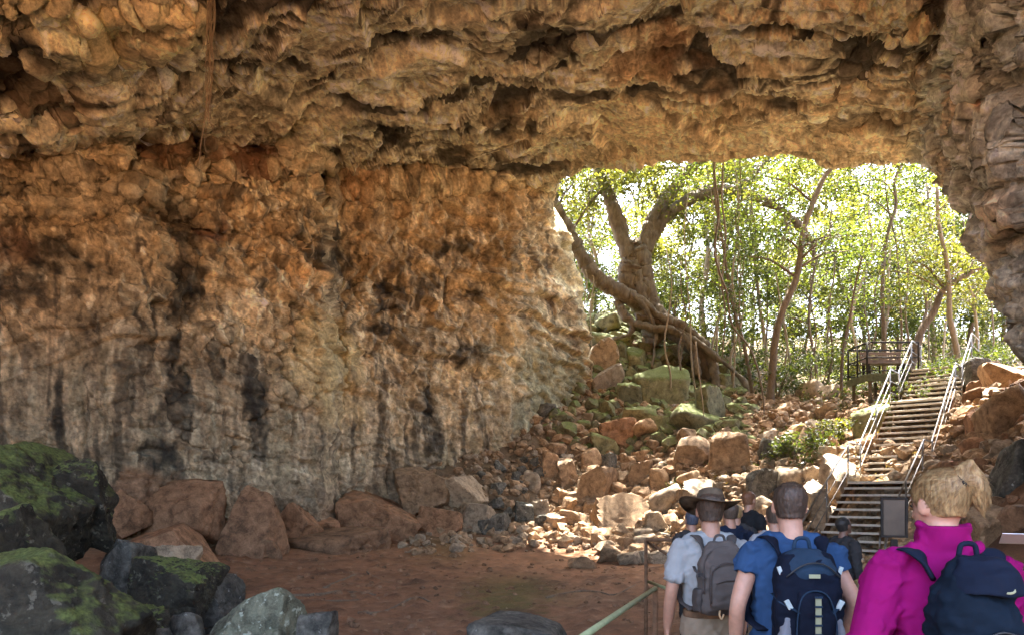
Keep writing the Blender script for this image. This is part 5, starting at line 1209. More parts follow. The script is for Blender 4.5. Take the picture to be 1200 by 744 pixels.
rail_thing(6.2, 9.0, -0.9, 'rusty rail with a corner post beyond the man in the hat', M_rust)
rail_thing(4.4, 6.4, 1.15, 'dark low rail in front of the man in dark grey', M_dark, z_=0.98)
rt = empty('handrail', P(757, 632, 9.0)); tag(rt, 'rusty post and bar standing alone at the edge of the sunlit rubble', 'handrail')
Lr = lambda p_: Vector(p_) - rt.location
gz = H1(*P(757, 632, 9.0)[:2]); q0 = P(757, 632, 9.0)
m = MB(); m.tube([Lr(q0), Lr((q0.x, q0.y, gz - 0.1))], 0.022, 8); m.build('post', M_rust, rt)
m = MB(); m.tube([Lr(q0), Lr(P(810, 632, 8.8))], 0.022, 8); m.build('top_rail', M_rust, rt)
m = MB(); m.tube([Lr(P(758, 634, 9.0)), Lr(P(786, 652, 8.2))], 0.016, 8); m.build('brace', M_rust, rt)
m = MB(); m.tube([Lr(P(760, 681, 9.0)), Lr(P(800, 696, 7.4))], 0.02, 8); m.build('lower_rail', M_green, rt)
# sign seen from behind beside the woman
sg = empty('sign_board', (2.95, 5.6, 0.1)); tag(sg, 'dark framed notice board on a post just left of the woman in pink', 'sign'); sg.rotation_euler = (0, 0, math.radians(-22))
m = MB(); m.box((0, 0, 1.58), (0.15, 0.02, 0.28)); m.build('panel', mat_plain('panel_brown_reflection', (0.05, 0.035, 0.022), rough=0.35, nscale=5, var=0.4), sg, False)  # panel colour holds a painted brown reflection
for (cx, cz_, a, b) in ((-0.084, 1.58, .018, .31), (0.084, 1.58, .018, .31), (0, 1.726, .150, .018), (0, 1.434, .150, .018)):
    m = MB(); m.box((cx, 0, cz_), (a, 0.045, b)); m.build('frame', M_dark, sg, False)
m = MB(); m.box((0, 0.01, 0.7), (0.05, 0.05, 1.42)); m.build('post', M_dark, sg, False)
# ============================================================ people
def remeshed(name, mb, voxel, smooth=2, disp=None):
    me = mb.mesh('tmp'); o = bpy.data.objects.new('tmp', me); COL.objects.link(o)
    r = o.modifiers.new('r', 'REMESH'); r.mode = 'VOXEL'; r.voxel_size = voxel; r.use_smooth_shade = True
    if smooth: s_ = o.modifiers.new('s', 'SMOOTH'); s_.factor = 0.5; s_.iterations = smooth
    dg = bpy.context.evaluated_depsgraph_get(); m2 = bpy.data.meshes.new_from_object(o.evaluated_get(dg)); m2.name = name
    bpy.data.objects.remove(o); bpy.data.meshes.remove(me)
    if disp is not None:
        v = get_v(m2); n_ = get_n(m2); set_v(m2, v + n_ * disp(v, n_)[:, None])
    m2.materials.clear(); return m2
def sup(mb, secs, seg=20):
    """closed loft of super-ellipses: (x, y, z, rx, ry, exponent)"""
    v = []; f = []
    for (cx, cy, cz_, rx, ry, ex) in secs:
        for k in range(seg):
            a = 2 * math.pi * k / seg; c_, s_ = math.cos(a), math.sin(a); e = 2.0 / ex
            v.append((cx + rx * math.copysign(abs(c_) ** e, c_), cy + ry * math.copysign(abs(s_) ** e, s_), cz_))
    for i in range(len(secs) - 1):
        for k in range(seg): k2 = (k + 1) % seg; f.append((i * seg + k, i * seg + k2, (i + 1) * seg + k2, (i + 1) * seg + k))
    f.append(tuple(range(seg))[::-1]); f.append(tuple((len(secs) - 1) * seg + k for k in range(seg))); mb.add(v, f)
def ell(mb, c, r, seg=14, rot=None):
    v = []; f = []; rings = 9
    for i in range(rings + 1):
        th = math.pi * (0.04 + 0.92 * i / rings)
        for k in range(seg):
            a = 2 * math.pi * k / seg; q = Vector((r[0] * math.sin(th) * math.cos(a), r[1] * math.sin(th) * math.sin(a), -r[2] * math.cos(th)))
            if rot is not None: q = rot @ q
            v.append(q + Vector(c))
    for i in range(rings):
        for k in range(seg): k2 = (k + 1) % seg; f.append((i * seg + k, i * seg + k2, (i + 1) * seg + k2, (i + 1) * seg + k))
    f.append(tuple(range(seg))[::-1]); f.append(tuple(rings * seg + k for k in range(seg))); mb.add(v, f)
def skin(name, c): 
    m = mat_plain(name, c, rough=0.5, nscale=25, var=0.12, bump=0.05); m.node_tree.nodes['Principled BSDF'].inputs['Subsurface Weight'].default_value = 0.08; return m
def cloth(name, c, var=0.15, bump=0.35): return mat_plain(name, c, rough=0.85, nscale=6, var=var, bump=bump, dist=0.002, weave=260)
def mat_hair(name, c1, c2):
    m, t, b, out = mat_new(name); L = t.links.new; tc = N(t, 'ShaderNodeTexCoord'); mp = N(t, 'ShaderNodeMapping'); mp.inputs['Scale'].default_value = (90, 90, 14); L(tc.outputs['Object'], mp.inputs[0])
    n1 = N(t, 'ShaderNodeTexNoise', i_Scale=1.0, i_Detail=5.0, i_Roughness=0.65); L(mp.outputs[0], n1.inputs['Vector']); r = N(t, 'ShaderNodeValToRGB'); e = r.color_ramp.elements; L(n1.outputs[0], r.inputs[0])
    e[0].position = 0.3; e[1].position = 0.7; e[0].color = (*c1, 1); e[1].color = (*c2, 1); L(r.outputs[0], b.inputs['Base Color']); b.inputs['Roughness'].default_value = 0.55
    bp = N(t, 'ShaderNodeBump', i_Strength=0.8, i_Distance=0.006); L(n1.outputs[0], bp.inputs['Height']); L(bp.outputs[0], b.inputs['Normal']); return m

TORSO = [(.80, .150, .105), (.88, .172, .118), (.96, .166, .115), (1.04, .150, .105), (1.14, .156, .110), (1.24, .176, .118), (1.33, .190, .118), (1.39, .185, .108), (1.43, .150, .090), (1.46, .098, .075), (1.49, .068, .066)]
def arm_pts(side, el, wr): return [(side * 0.165, 0, 1.405), (side * 0.195, 0, 1.375), ((side * 0.195 + el[0]) / 2, el[1] / 2, (1.375 + el[2]) / 2), tuple(el), ((el[0] + wr[0]) / 2, (el[1] + wr[1]) / 2, (el[2] + wr[2]) / 2), tuple(wr)]
ARM_R = [0.052, 0.056, 0.050, 0.040, 0.038, 0.026]
def part_arm(mb, side, el, wr, r=ARM_R, upto=None, grow=0.0, seg=12):
    pts = arm_pts(side, el, wr); q = smooth_path([(*a, b) for a, b in zip(pts, r)], 4)
    if upto is not None: q = q[:max(2, int(len(q) * upto))]
    mb.tube([a[:3] for a in q], [a[3] + grow for a in q], seg)
def hand(mb, side, wr, el, curl=0.55):
    """palm and five separate bent fingers below the wrist"""
    d = (Vector(wr) - Vector(el)).normalized(); d = (d * 0.5 + Vector((0, 0.05, -0.6))).normalized(); w_ = Vector(wr)
    fwd = Vector((0, 1, 0)) - d * d.y; fwd.normalize(); inn = d.cross(fwd).normalized()
    if inn.x * side > 0: inn = -inn                      # towards the thigh
    c = w_ + d * 0.05
    mb.tube([w_ - d * 0.02, w_ + d * 0.02, w_ + d * 0.055, w_ + d * 0.088], [(0.026, 0.022), (0.033, 0.018), (0.041, 0.016), (0.040, 0.013)], 12, True, inn)
    for k, (off, ln, r_) in enumerate(((0.031, 0.070, 0.0088), (0.011, 0.080, 0.0092), (-0.010, 0.074, 0.0088), (-0.030, 0.058, 0.0078))):
        b = w_ + d * 0.082 + fwd * off; c1 = curl * (0.7 + 0.13 * k)
        p1 = b + (d * math.cos(c1 * .4) + inn * math.sin(c1 * .4)).normalized() * ln * .45
        p2 = p1 + (d * math.cos(c1 * 1.3) + inn * math.sin(c1 * 1.3)) * ln * .32
        p3 = p2 + (d * math.cos(c1 * 2.0) + inn * math.sin(c1 * 2.0)) * ln * .25
        mb.tube([b, p1, p2, p3], [r_ * 1.08, r_ * 1.02, r_ * .95, r_ * .7], 8)
    b = w_ + d * 0.028 + fwd * 0.028; p1 = b + (d * .6 + fwd * .55 + inn * .35).normalized() * 0.036; p2 = p1 + (d * .85 + fwd * .15 + inn * .35).normalized() * 0.03; p3 = p2 + (d * .9 + inn * .35).normalized() * 0.02
    mb.tube([b, p1, p2, p3], [0.013, 0.0115, 0.0105, 0.008], 8)
HEADS = [(-.118, .020, .026, .050), (-.105, .040, .048, .034), (-.075, .055, .068, .016), (-.035, .066, .083, .004), (.005, .072, .092, -.004), (.045, .075, .097, -.008), (.085, .067, .086, -.011), (.110, .046, .058, -.013), (.123, .016, .02, -.013)]
def person(loc, rz, label, height=1.75, skin_m=None, hair=None, shirt=None, sleeve=0.5, trousers=None, arms=None, lod=1, build=1.0, head_turn=0.0, head_tilt=0.0, hair_style='short', shoe=None, collar=False, belt=None, name='person', wrinkle=0.026):
    root = empty(name, loc, rz); root.scale = (height / 1.75,) * 3; tag(root, label, 'person')
    arms = arms or {-1: ((-0.265, -0.03, 1.12), (-0.27, 0.05, 0.87)), 1: ((0.265, -0.03, 1.12), (0.27, 0.05, 0.87))}
    vx = 0.0075 if lod == 0 else 0.012
    HC = Vector((0, 0.025, 1.628)); HR = Matrix.Rotation(head_turn, 3, 'Z') @ Matrix.Rotation(head_tilt, 3, 'X')
    b = MB()
    sup(b, [(0, 0, z_, rx * 0.84 * build, ry * 0.8 * build, 2.2) for z_, rx, ry in TORSO] , 22)
    b.tube([(0, -0.005, 1.44), (0, 0.0, 1.50), (0, 0.012, 1.56)], [0.066, 0.058, 0.057], 14)
    for sd in (-1, 1):
        el, wr = arms[sd]; part_arm(b, sd, el, wr, r=([.040, .042, .040, .032, .030, .025] if sleeve > .8 else [.040, .044, .046, .040, .038, .026])); hand(b, sd, wr, el)
        b.tube([(sd * .02, 0, 1.455), (sd * .10, 0, 1.435), (sd * .175, 0, 1.39)], [.036, .036, .036], 12)
        b.tube([(sd * .085, 0, .90), (sd * .09, .012, .70), (sd * .095, .015, .50), (sd * .097, -.012, .34), (sd * .10, -.02, .09)], [.085, .072, .054, .05, .036], 12)
        b.tube([(sd * .10, -.06, .05), (sd * .105, .03, .055), (sd * .11, .13, .035), (sd * .11, .19, .022)], [(.034, .04), (.04, .045), (.044, .03), (.035, .018)], 10)
    # head
    hv = MB(); sup(hv, [(0, yo, z_, rx, ry, 2.15) for z_, rx, ry, yo in HEADS], 24)
    hv.tube([(0, .082, .03), (0, .100, -.005), (0, .108, -.028), (0, .088, -.04)], [.008, .010, .014, .009], 8)      # nose
    hv.tube([(-.045, .074, .035), (0, .088, .04), (.045, .074, .035)], [.01, .011, .01], 8)                             # brow
    hv.tube([(-.024, .078, -.066), (0, .088, -.064), (.024, .078, -.066)], [.006, .008, .006], 8); ell(hv, (0, .074, -.098), (.022, .016, .014))
    for sd in (-1, 1): ell(hv, (sd * .078, -.006, -.005), (.008, .021, .034), rot=Matrix.Rotation(sd * -0.35, 3, 'Z'))
    hv.v = [HR @ Vector(q) + HC for q in hv.v]; b.add(hv.v, hv.f)
    obj('body', remeshed('body', b, vx, 2), skin_m, root)
    for sd in (-1, 1):
        e = MB(); ell(e, (0, 0, 0), (.012, .010, .009), 10); o = e.build('eye', EYE, root); o.location = HC + HR @ Vector((sd * .031, .0805, .008)); o.rotation_euler = (0, 0, head_turn)
    # hair
    if hair is not None:
        h = MB()
        if hair_style == 'bald_top':
            sup(h, [(0, yo - .010, z_, rx + .006, ry + .004, 2.15) for z_, rx, ry, yo in [(-.055, .052, .062, -.02), (-.035, .062, .076, -.006), (.005, .072, .090, -.006), (.045, .075, .095, -.010), (.085, .066, .084, -.013), (.110, .045, .056, -.015), (.123, .016, .02, -.015)]], 24)
        elif hair_style == 'short':
            sup(h, [(0, yo - .016, z_ + .004, rx + .010, ry + .004, 2.15) for z_, rx, ry, yo in [(-.06, .05, .06, -.02), (-.035, .062, .078, -.006), (.005, .071, .090, -.006), (.045, .075, .096, -.010), (.085, .067, .086, -.011), (.110, .046, .058, -.013), (.125, .018, .022, -.013)]], 24)
        elif hair_style == 'pony':
            sup(h, [(0, yo - .008, z_ + .003, rx + .006, ry + .004, 2.15) for z_, rx, ry, yo in [(-.050, .046, .056, -.020), (-.030, .062, .079, -.008), (.005, .072, .092, -.006), (.045, .077, .098, -.008), (.085, .070, .090, -.010), (.112, .050, .062, -.013), (.128, .02, .024, -.013)]], 24)
            h.tube([(0.005, -.075, .065), (.022, -.102, .095), (.045, -.112, .080), (.064, -.112, .040), (.074, -.108, .0), (.076, -.105, -.035)], [.030, .034, .038, .036, .026, .008], 12)
            h.tube([(0.0, -.08, .065), (.002, -.105, .118), (.03, -.11, .135), (.06, -.11, .10), (.085, -.105, .04)], [.020, .022, .022, .020, .006], 10)
        h.v = [HR @ Vector(q) + HC for q in h.v]
        obj('hair', remeshed('hair', h, 0.006 if lod == 0 else .01, 1, lambda v, n_: 0.0022 * fbm(v * np.array([120, 120, 22]), 2, 3) + 0.003 * fbm(v * 30, 2, 5)), hair, root)
        if hair_style == 'pony':
            e = MB(); e.tube([(.008, -.088, .075), (.014, -.096, .083)], .036, 14); e.v = [HR @ Vector(q) + HC for q in e.v]; e.build('hair_tie', M_dark, root)
    if hair is not None and lod == 0:
        hm = [c_ for c_ in root.children if c_.name.startswith('hair') and not c_.name.startswith('hair_')][0].data; vv = get_v(hm); nv = get_n(hm); rs = np.random.RandomState(int(height * 1000)); pony = hair_style == 'pony'
        n_s = 3600 if pony else 4200; k_ = rs.randint(0, len(vv), n_s); b0 = vv[k_]; n0 = nv[k_]
        if pony:
            knot = np.array((HR @ Vector((.01, -.085, .075)) + HC)[:]); tail = (b0 @ np.array(HR)[:, :])[:, 1] < -9
            cloc = (b0 - np.array(HC[:])) @ np.array(HR); tl = (cloc[:, 1] < -.104) & (cloc[:, 0] > .035)
            fl = knot - b0; fl[tl] = np.array((0.25, -.1, -1.0)); ln = rs.uniform(.02, .045, n_s)
        else: fl = np.tile(np.array([[0, -.25, -1.0]]), (n_s, 1)) + rs.normal(size=(n_s, 3)) * .35; ln = rs.uniform(.006, .013, n_s)
        fl = fl - n0 * (fl * n0).sum(1)[:, None]; fl /= np.linalg.norm(fl, axis=1)[:, None] + 1e-6; sdv = np.cross(fl, n0)
        wd_ = (0.0011 if pony else 0.0007); lift = rs.uniform(.02, .16, n_s)[:, None] if pony else rs.uniform(.3, .8, n_s)[:, None]
        if pony:
            ok = tl | (cloc[:, 2] > -.030); b0, n0, fl, ln, sdv, lift = b0[ok], n0[ok], fl[ok], ln[ok], sdv[ok], lift[ok]; n_s = int(ok.sum())
        p0 = b0 - n0 * .001; p1 = b0 + (fl + n0 * lift) * ln[:, None] * .5; p2 = b0 + (fl + n0 * lift * .5) * ln[:, None]
        V4 = np.stack([p0 - sdv * wd_, p0 + sdv * wd_, p1 + sdv * wd_, p1 - sdv * wd_, p2], 1).reshape(-1, 3); I = np.arange(n_s)[:, None] * 5
        F4 = np.concatenate([I + np.array([[0, 1, 2]]), I + np.array([[0, 2, 3]]), I + np.array([[3, 2, 4]])])
        tag(obj('hair_strands', fast_mesh('hair_strands', V4, F4, True), hair, root), kind='stuff')
    # clothes
    c = MB(); g_ = 0.012
    sup(c, [(0, 0, z_, (rx + g_ + (0.016 if z_ < 1.2 else 0)) * build, (ry + g_ + (0.012 if z_ < 1.2 else 0)) * build, 2.2) for z_, rx, ry in TORSO[(1 if belt is None else 3):-1]] + ([(0, 0, 1.475, .074, .072, 2)] if not collar else [(0, -.003, 1.50, .092, .090, 2), (0, -.006, 1.565, .092, .092, 2)]), 26)
    for sd in (-1, 1):
        c.tube([(sd * .02, 0, 1.455), (sd * .10, 0, 1.438), (sd * .178, 0, 1.388)], [.064, .064, .066], 14)
        el, wr = arms[sd]; part_arm(c, sd, el, wr, upto=sleeve, grow=0.022 if sleeve < 0.8 else 0.027, seg=14)
    zt = 1.0
    wf = lambda v, n_: np.maximum(-0.006, wrinkle) * 0 + np.maximum(-0.007, wrinkle * (0.9 * (ridged(v * np.array([7, 7, 5]) + 3 * loc[0] + 0.5 * v[:, [2, 0, 1]], 2, 8) - 0.75) + 0.8 * fbm(np.stack([v[:, 0] * 5 + v[:, 2] * 7, v[:, 1] * 5, v[:, 2] * 12 - v[:, 0] * 9], 1), 3, 9)))
    obj('shirt' if not collar else 'jacket', remeshed('shirt', c, 0.008 if lod == 0 else .013, 7, wf), shirt, root)
    t = MB(); sup(t, [(0, 0, z_, rx + .010, ry + .010, 2.3) for z_, rx, ry in [(.78, .165, .115), (.86, .178, .124), (.94, .172, .120), (1.02, .155, .110)]], 24)
    for sd in (-1, 1): t.tube([(sd * .088, 0, .88), (sd * .092, .01, .70), (sd * .097, .012, .50), (sd * .10, -.01, .30), (sd * .10, -.02, .07)], [.100, .088, .074, .068, .062], 14)
    obj('trousers', remeshed('trousers', t, .010 if lod == 0 else .015, 2, wf), trousers, root)
    if belt is not None:
        e = MB(); sup(e, [(0, 0, z_, .172, .126, 2.3) for z_ in (.975, .98, 1.008, 1.013)], 26); e.build('belt', belt, root)
    for sd in (-1, 1):
        e = MB(); sup(e, [(sd * .107, .05, .0, .050, .145, 2.6), (sd * .107, .05, .03, .050, .145, 2.6), (sd * .106, .03, .065, .046, .115, 2.4), (sd * .102, -.02, .11, .045, .055, 2)], 16); e.build('shoe', shoe or M_dark, root)
    return root
EYE = mat_plain('eye_dark', (0.05, 0.04, 0.035), rough=0.2)
SK1 = skin('skin_fair', (0.50, 0.27, 0.18)); SK2 = skin('skin_tan', (0.40, 0.21, 0.135)); SK3 = skin('skin_brown', (0.20, 0.11, 0.075))
C_pale = cloth('pale_grey_shirt', (0.29, 0.295, 0.285)); C_blue = cloth('blue_tshirt', (0.026, 0.062, 0.135)); C_pink = cloth('magenta_jacket', (0.24, 0.004, 0.10)); C_khaki = cloth('khaki_trousers', (0.24, 0.18, 0.12))
C_dark = cloth('dark_cloth', (0.020, 0.020, 0.021)); C_navy = cloth('navy_cloth', (0.012, 0.018, 0.036)); C_grey = cloth('light_grey_cloth', (0.30, 0.30, 0.31)); C_char = cloth('charcoal_cloth', (0.042, 0.040, 0.040)); C_jean = cloth('denim', (0.06, 0.09, 0.15))
H_blond = mat_hair('hair_blond', (0.13, 0.07, 0.028), (0.50, 0.33, 0.14)); H_brown = mat_hair('hair_brown', (0.035, 0.022, 0.014), (0.11, 0.07, 0.045)); H_auburn = mat_hair('hair_auburn', (0.09, 0.035, 0.015), (0.22, 0.10, 0.045))

# ---------- man in the brimmed hat
def pos(px_, d, z_=DZ): v = P(px_, HY, d); return Vector((v.x, v.y, z_))
armsH = {-1: ((-.255, -.02, 1.13), (-.262, 0.055, .885)), 1: ((.255, -.03, 1.14), (.25, .10, .93))}
man_hat = person(pos(833, 4.4), math.radians(2), 'man in a pale grey shirt and wide brimmed brown hat, seen from behind', 1.69, SK2, H_brown, C_pale, 0.56, C_khaki, armsH, lod=0, belt=M_rust, hair_style='short', shoe=M_deck, wrinkle=.028, head_turn=-0.1)
M_hat = mat_plain('hat_felt', (0.10, 0.075, 0.05), rough=0.9, nscale=18, var=0.35, bump=0.4); M_band = mat_plain('hat_band', (0.035, 0.028, 0.022), rough=0.7)
h = MB(); prof = [(-.0, .195), (.004, .198), (.008, .12), (.012, .092), (.03, .088), (.07, .083), (.095, .074), (.106, .055), (.103, .02)]
v_ = []; f_ = []; sg_ = 40
for i, (zz, rr_) in enumerate(prof):
    for k in range(sg_):
        a = 2 * math.pi * k / sg_; ex = 1.0 if i > 2 else 1.0
        up = (0.035 * math.cos(a) ** 2 - 0.025 * math.sin(a) ** 2) * (1 if i < 2 else 0.4 if i == 2 else 0)
        v_.append((rr_ * math.cos(a) * .97, rr_ * math.sin(a) * 1.08, zz + up))
for i in range(len(prof) - 1):
    for k in range(sg_): k2 = (k + 1) % sg_; f_.append((i * sg_ + k, i * sg_ + k2, (i + 1) * sg_ + k2, (i + 1) * sg_ + k))
f_.append(tuple((len(prof) - 1) * sg_ + k for k in range(sg_))); h.add(v_, f_)
hat = h.build('hat', M_hat, man_hat); hat.location = (0, 0.01, 1.665); hat.rotation_euler = (math.radians(-14), math.radians(4), 0)
sm_ = hat.modifiers.new('thick', 'SOLIDIFY'); sm_.thickness = 0.004
h = MB(); sup(h, [(0, 0, z_, .0895, .0985, 2) for z_ in (.014, .018, .036, .04)], 40); h.build('hat_band', M_band, hat)
# ---------- man in the blue t-shirt
armsB = {-1: ((-.275, -.05, 1.14), (-.262, .06, .90)), 1: ((.29, -.05, 1.15), (.27, .08, .92))}
man_blue = person(pos(927, 3.6), math.radians(-3), 'short haired man in a blue t-shirt with a large navy backpack, seen from behind', 1.735, SK1, H_brown, C_blue, 0.42, C_jean, armsB, lod=0, hair_style='bald_top', build=1.04, head_turn=-0.12)
# ---------- woman in pink
armsW = {-1: ((-.285, -.05, 1.14), (-.235, .12, .95)), 1: ((.31, .08, 1.17), (.37, .27, 1.40))}
woman = person(pos(1104, 2.6), math.radians(-4), 'blond woman in a bright magenta jacket with her hair tied up, nearest person at right', 1.755, SK1, H_blond, C_pink, 0.96, C_jean, armsW, lod=0, hair_style='pony', collar=True, build=0.95, wrinkle=.036, head_turn=0.36, head_tilt=-.10)
m = MB(); m.box((0, 0, 0), (0.10, 0.13, 0.003), Matrix.Rotation(math.radians(-20), 3, 'X')); lf = m.build('leaflet', mat_plain('paper', (0.75, 0.75, 0.78), rough=0.6, var=0.03), None, False)
lf.location = (1.98, 2.85, 1.68); lf.rotation_euler = (0, 0, -0.5); tag(lf, 'folded white leaflet held up beside the right shoulder of the woman in pink', 'leaflet')
# ---------- the group further along
p_ = person(pos(877, 9.8), math.radians(-60), 'auburn haired boy in a black t-shirt looking right, beyond the two men', 1.72, SK2, H_auburn, C_dark, 0.5, C_char)
p_ = person(pos(863, 8.9), math.radians(-20), 'fair haired child just left of the boy in the black t-shirt', 1.55, SK2, H_blond, C_char, 0.5, C_jean)
p_ = person(pos(856, 7.2), math.radians(10), 'person in a navy jacket walking ahead of the man in the hat', 1.60, SK2, H_brown, C_navy, 0.96, C_dark, build=1.05)
p_ = person(pos(811, 8.0), math.radians(15), 'dark clad walker whose head shows left of the brimmed hat', 1.50, SK2, mat_hair('hair_slate', (0.03, 0.035, 0.05), (0.09, 0.10, 0.13)), C_char, 0.9, C_dark)
p_ = person(pos(908, 6.6), math.radians(0), 'person in a light grey shirt mostly hidden by the head of the blue shirted man', 1.58, SK2, H_brown, C_grey, 0.5, C_khaki)
p_ = person(pos(988, 9.0, -0.02), math.radians(-70), 'man in a charcoal shirt at the foot of the stairs looking up to the right', 1.60, SK3, mat_hair('hair_black', (0.012, 0.010, 0.009), (0.04, 0.035, 0.03)), C_char, 0.9, C_dark, head_tilt=0.25)

# ============================================================ backpacks: things of their own, placed on the wearers' backs
def straps(parent, mat, w_=0.045, z0=1.42, x0=0.10, yb=-.135, zlow=1.08):
    for sd in (-1, 1):
        pts = smooth_path([(sd * x0 * .8, yb, z0 - .03), (sd * x0 * 1.02, yb + .045, z0 + .045), (sd * x0 * 1.12, -.02, z0 + .062), (sd * x0 * 1.2, .07, z0 + .025), (sd * x0 * 1.3, .135, z0 - .08), (sd * x0 * 1.5, .140, z0 - .2), (sd * x0 * 1.75, .06, zlow), (sd * x0 * 1.5, yb + .03, zlow - .05)], 5)
        m = MB(); m.tube(pts, [(w_ * .5, .009)] * len(pts), 8, True, (0, 0.3, 1)); m.build('strap', mat, parent)
def pack_shape(secs, n_=1, vox=.008, dents=.012, seed=1):
    m = MB(); sup(m, secs, 28); return remeshed('pack_body', m, vox, n_, lambda v, q: dents * (fbm(v * 9, 3, seed) + .6 * (ridged(v * np.array([6, 6, 14]), 2, seed + 1) - .6)))
def onto(wearer, name, label):
    r_ = empty(name, wearer.location, wearer.rotation_euler.z); r_.scale = wearer.scale; tag(r_, label, 'backpack'); return r_
def zipline(parent, pts, mat, r_=.003): m = MB(); m.tube(smooth_path(pts, 5), r_, 5); m.build('zip', mat, parent)
Y0 = -.135
M_gp = cloth('grey_pack', (0.10, 0.083, 0.072), .2, .6); M_gp2 = cloth('grey_pack_dark', (0.075, 0.062, 0.055)); M_buck = mat_plain('buckle_plastic', (0.03, 0.03, 0.03), rough=0.35); M_tan = cloth('tan_cord', (0.45, 0.30, 0.16))
bp1 = onto(man_hat, 'backpack', 'grey brown backpack with rounded front pocket on the man in the brimmed hat')
obj('pack_body', pack_shape([(.01, Y0 - .06, 1.01, .125, .06, 3), (.01, Y0 - .075, 1.05, .145, .085, 3), (.01, Y0 - .08, 1.20, .148, .095, 3), (.005, Y0 - .075, 1.33, .140, .088, 3), (0, Y0 - .065, 1.41, .115, .070, 2.6), (0, Y0 - .055, 1.455, .07, .045, 2.3)], seed=4), M_gp, bp1)
obj('front_pocket', pack_shape([(.01, Y0 - .155, 1.055, .10, .030, 3), (.01, Y0 - .165, 1.09, .112, .042, 3), (.01, Y0 - .165, 1.22, .112, .044, 3), (.01, Y0 - .15, 1.315, .095, .034, 2.6), (.01, Y0 - .135, 1.345, .06, .02, 2.3)], seed=6), M_gp, bp1)
zipline(bp1, [(-.10, Y0 - .195, 1.10), (-.105, Y0 - .195, 1.2), (-.085, Y0 - .187, 1.29), (0, Y0 - .19, 1.335), (.095, Y0 - .187, 1.29), (.12, Y0 - .192, 1.2), (.118, Y0 - .195, 1.1)], M_gp2, .0045)
zipline(bp1, [(-.075, Y0 - .207, 1.215), (0, Y0 - .213, 1.235), (.09, Y0 - .207, 1.225)], M_gp2, .004)
zipline(bp1, [(-.128, Y0 - .145, 1.15), (-.13, Y0 - .14, 1.28), (-.10, Y0 - .13, 1.38), (0, Y0 - .118, 1.425), (.10, Y0 - .13, 1.38), (.14, Y0 - .14, 1.27), (.14, Y0 - .145, 1.15)], M_gp2, .005)
for sd in (-1, 1):
    obj('side_pocket', pack_shape([(sd * .148 + .01, Y0 - .06, 1.03, .018, .055, 3), (sd * .152 + .01, Y0 - .06, 1.10, .024, .062, 3), (sd * .150 + .01, Y0 - .06, 1.17, .020, .060, 3)], seed=8 + sd), M_gp2, bp1)
    m = MB(); m.tube([(sd * .155, Y0 - .03, 1.30), (sd * .165, Y0 - .10, 1.28), (sd * .13, Y0 - .17, 1.24)], [(.010, .003)] * 3, 6); m.build('compression_strap', M_gp2, bp1)
    m = MB(); m.box((sd * .15, Y0 - .14, 1.26), (.03, .012, .022)); m.build('buckle', M_buck, bp1, False)
    m = MB(); m.tube(smooth_path([(sd * .05 + .01, Y0 - .17, 1.06), (sd * .06 + .01, Y0 - .19, 1.03), (sd * .05 + .01, Y0 - .20, 1.01), (sd * .035 + .01, Y0 - .19, 1.035)], 4), .006, 6); m.build('tool_loop', M_tan, bp1)
straps(bp1, M_gp2, .060, z0=1.415)
m = MB(); m.tube(smooth_path([(-.035, Y0 - .03, 1.445), (-.02, Y0 - .035, 1.485), (.02, Y0 - .035, 1.485), (.035, Y0 - .03, 1.445)], 4), .008, 8); m.build('grab_handle', M_gp2, bp1)
# navy pack with grey panels and a pale webbing ladder
M_np = cloth('navy_pack', (0.007, 0.010, 0.020), .3); M_np2 = cloth('slate_pack', (0.022, 0.042, 0.07), .25); M_pan = cloth('grey_panel', (0.19, 0.20, 0.22)); M_web = cloth('olive_webbing', (0.36, 0.36, 0.22)); M_cl = mat_plain('pale_clip', (0.45, 0.52, 0.50), rough=0.4)
bp2 = onto(man_blue, 'backpack', 'large navy backpack with grey side panels and pale webbing ladder on the blue shirted man')
obj('pack_body', pack_shape([(0, Y0 - .07, .86, .13, .07, 3), (0, Y0 - .085, .92, .150, .095, 3), (0, Y0 - .09, 1.15, .155, .105, 3), (0, Y0 - .085, 1.32, .145, .095, 2.8), (0, Y0 - .07, 1.40, .115, .07, 2.5), (0, Y0 - .06, 1.43, .07, .04, 2.3)], seed=14), M_np, bp2)
obj('top_pocket', pack_shape([(0, Y0 - .09, 1.29, .135, .085, 2.8), (0, Y0 - .095, 1.34, .128, .085, 2.6), (0, Y0 - .085, 1.40, .105, .06, 2.4), (0, Y0 - .07, 1.435, .06, .03, 2.2)], seed=15, dents=.008), M_np2, bp2)
obj('front_pocket', pack_shape([(0, Y0 - .18, .87, .075, .03, 3), (0, Y0 - .195, .93, .09, .04, 3), (0, Y0 - .195, 1.12, .088, .04, 3), (0, Y0 - .175, 1.24, .07, .028, 2.6), (0, Y0 - .165, 1.265, .04, .015, 2.3)], seed=16), M_np, bp2)
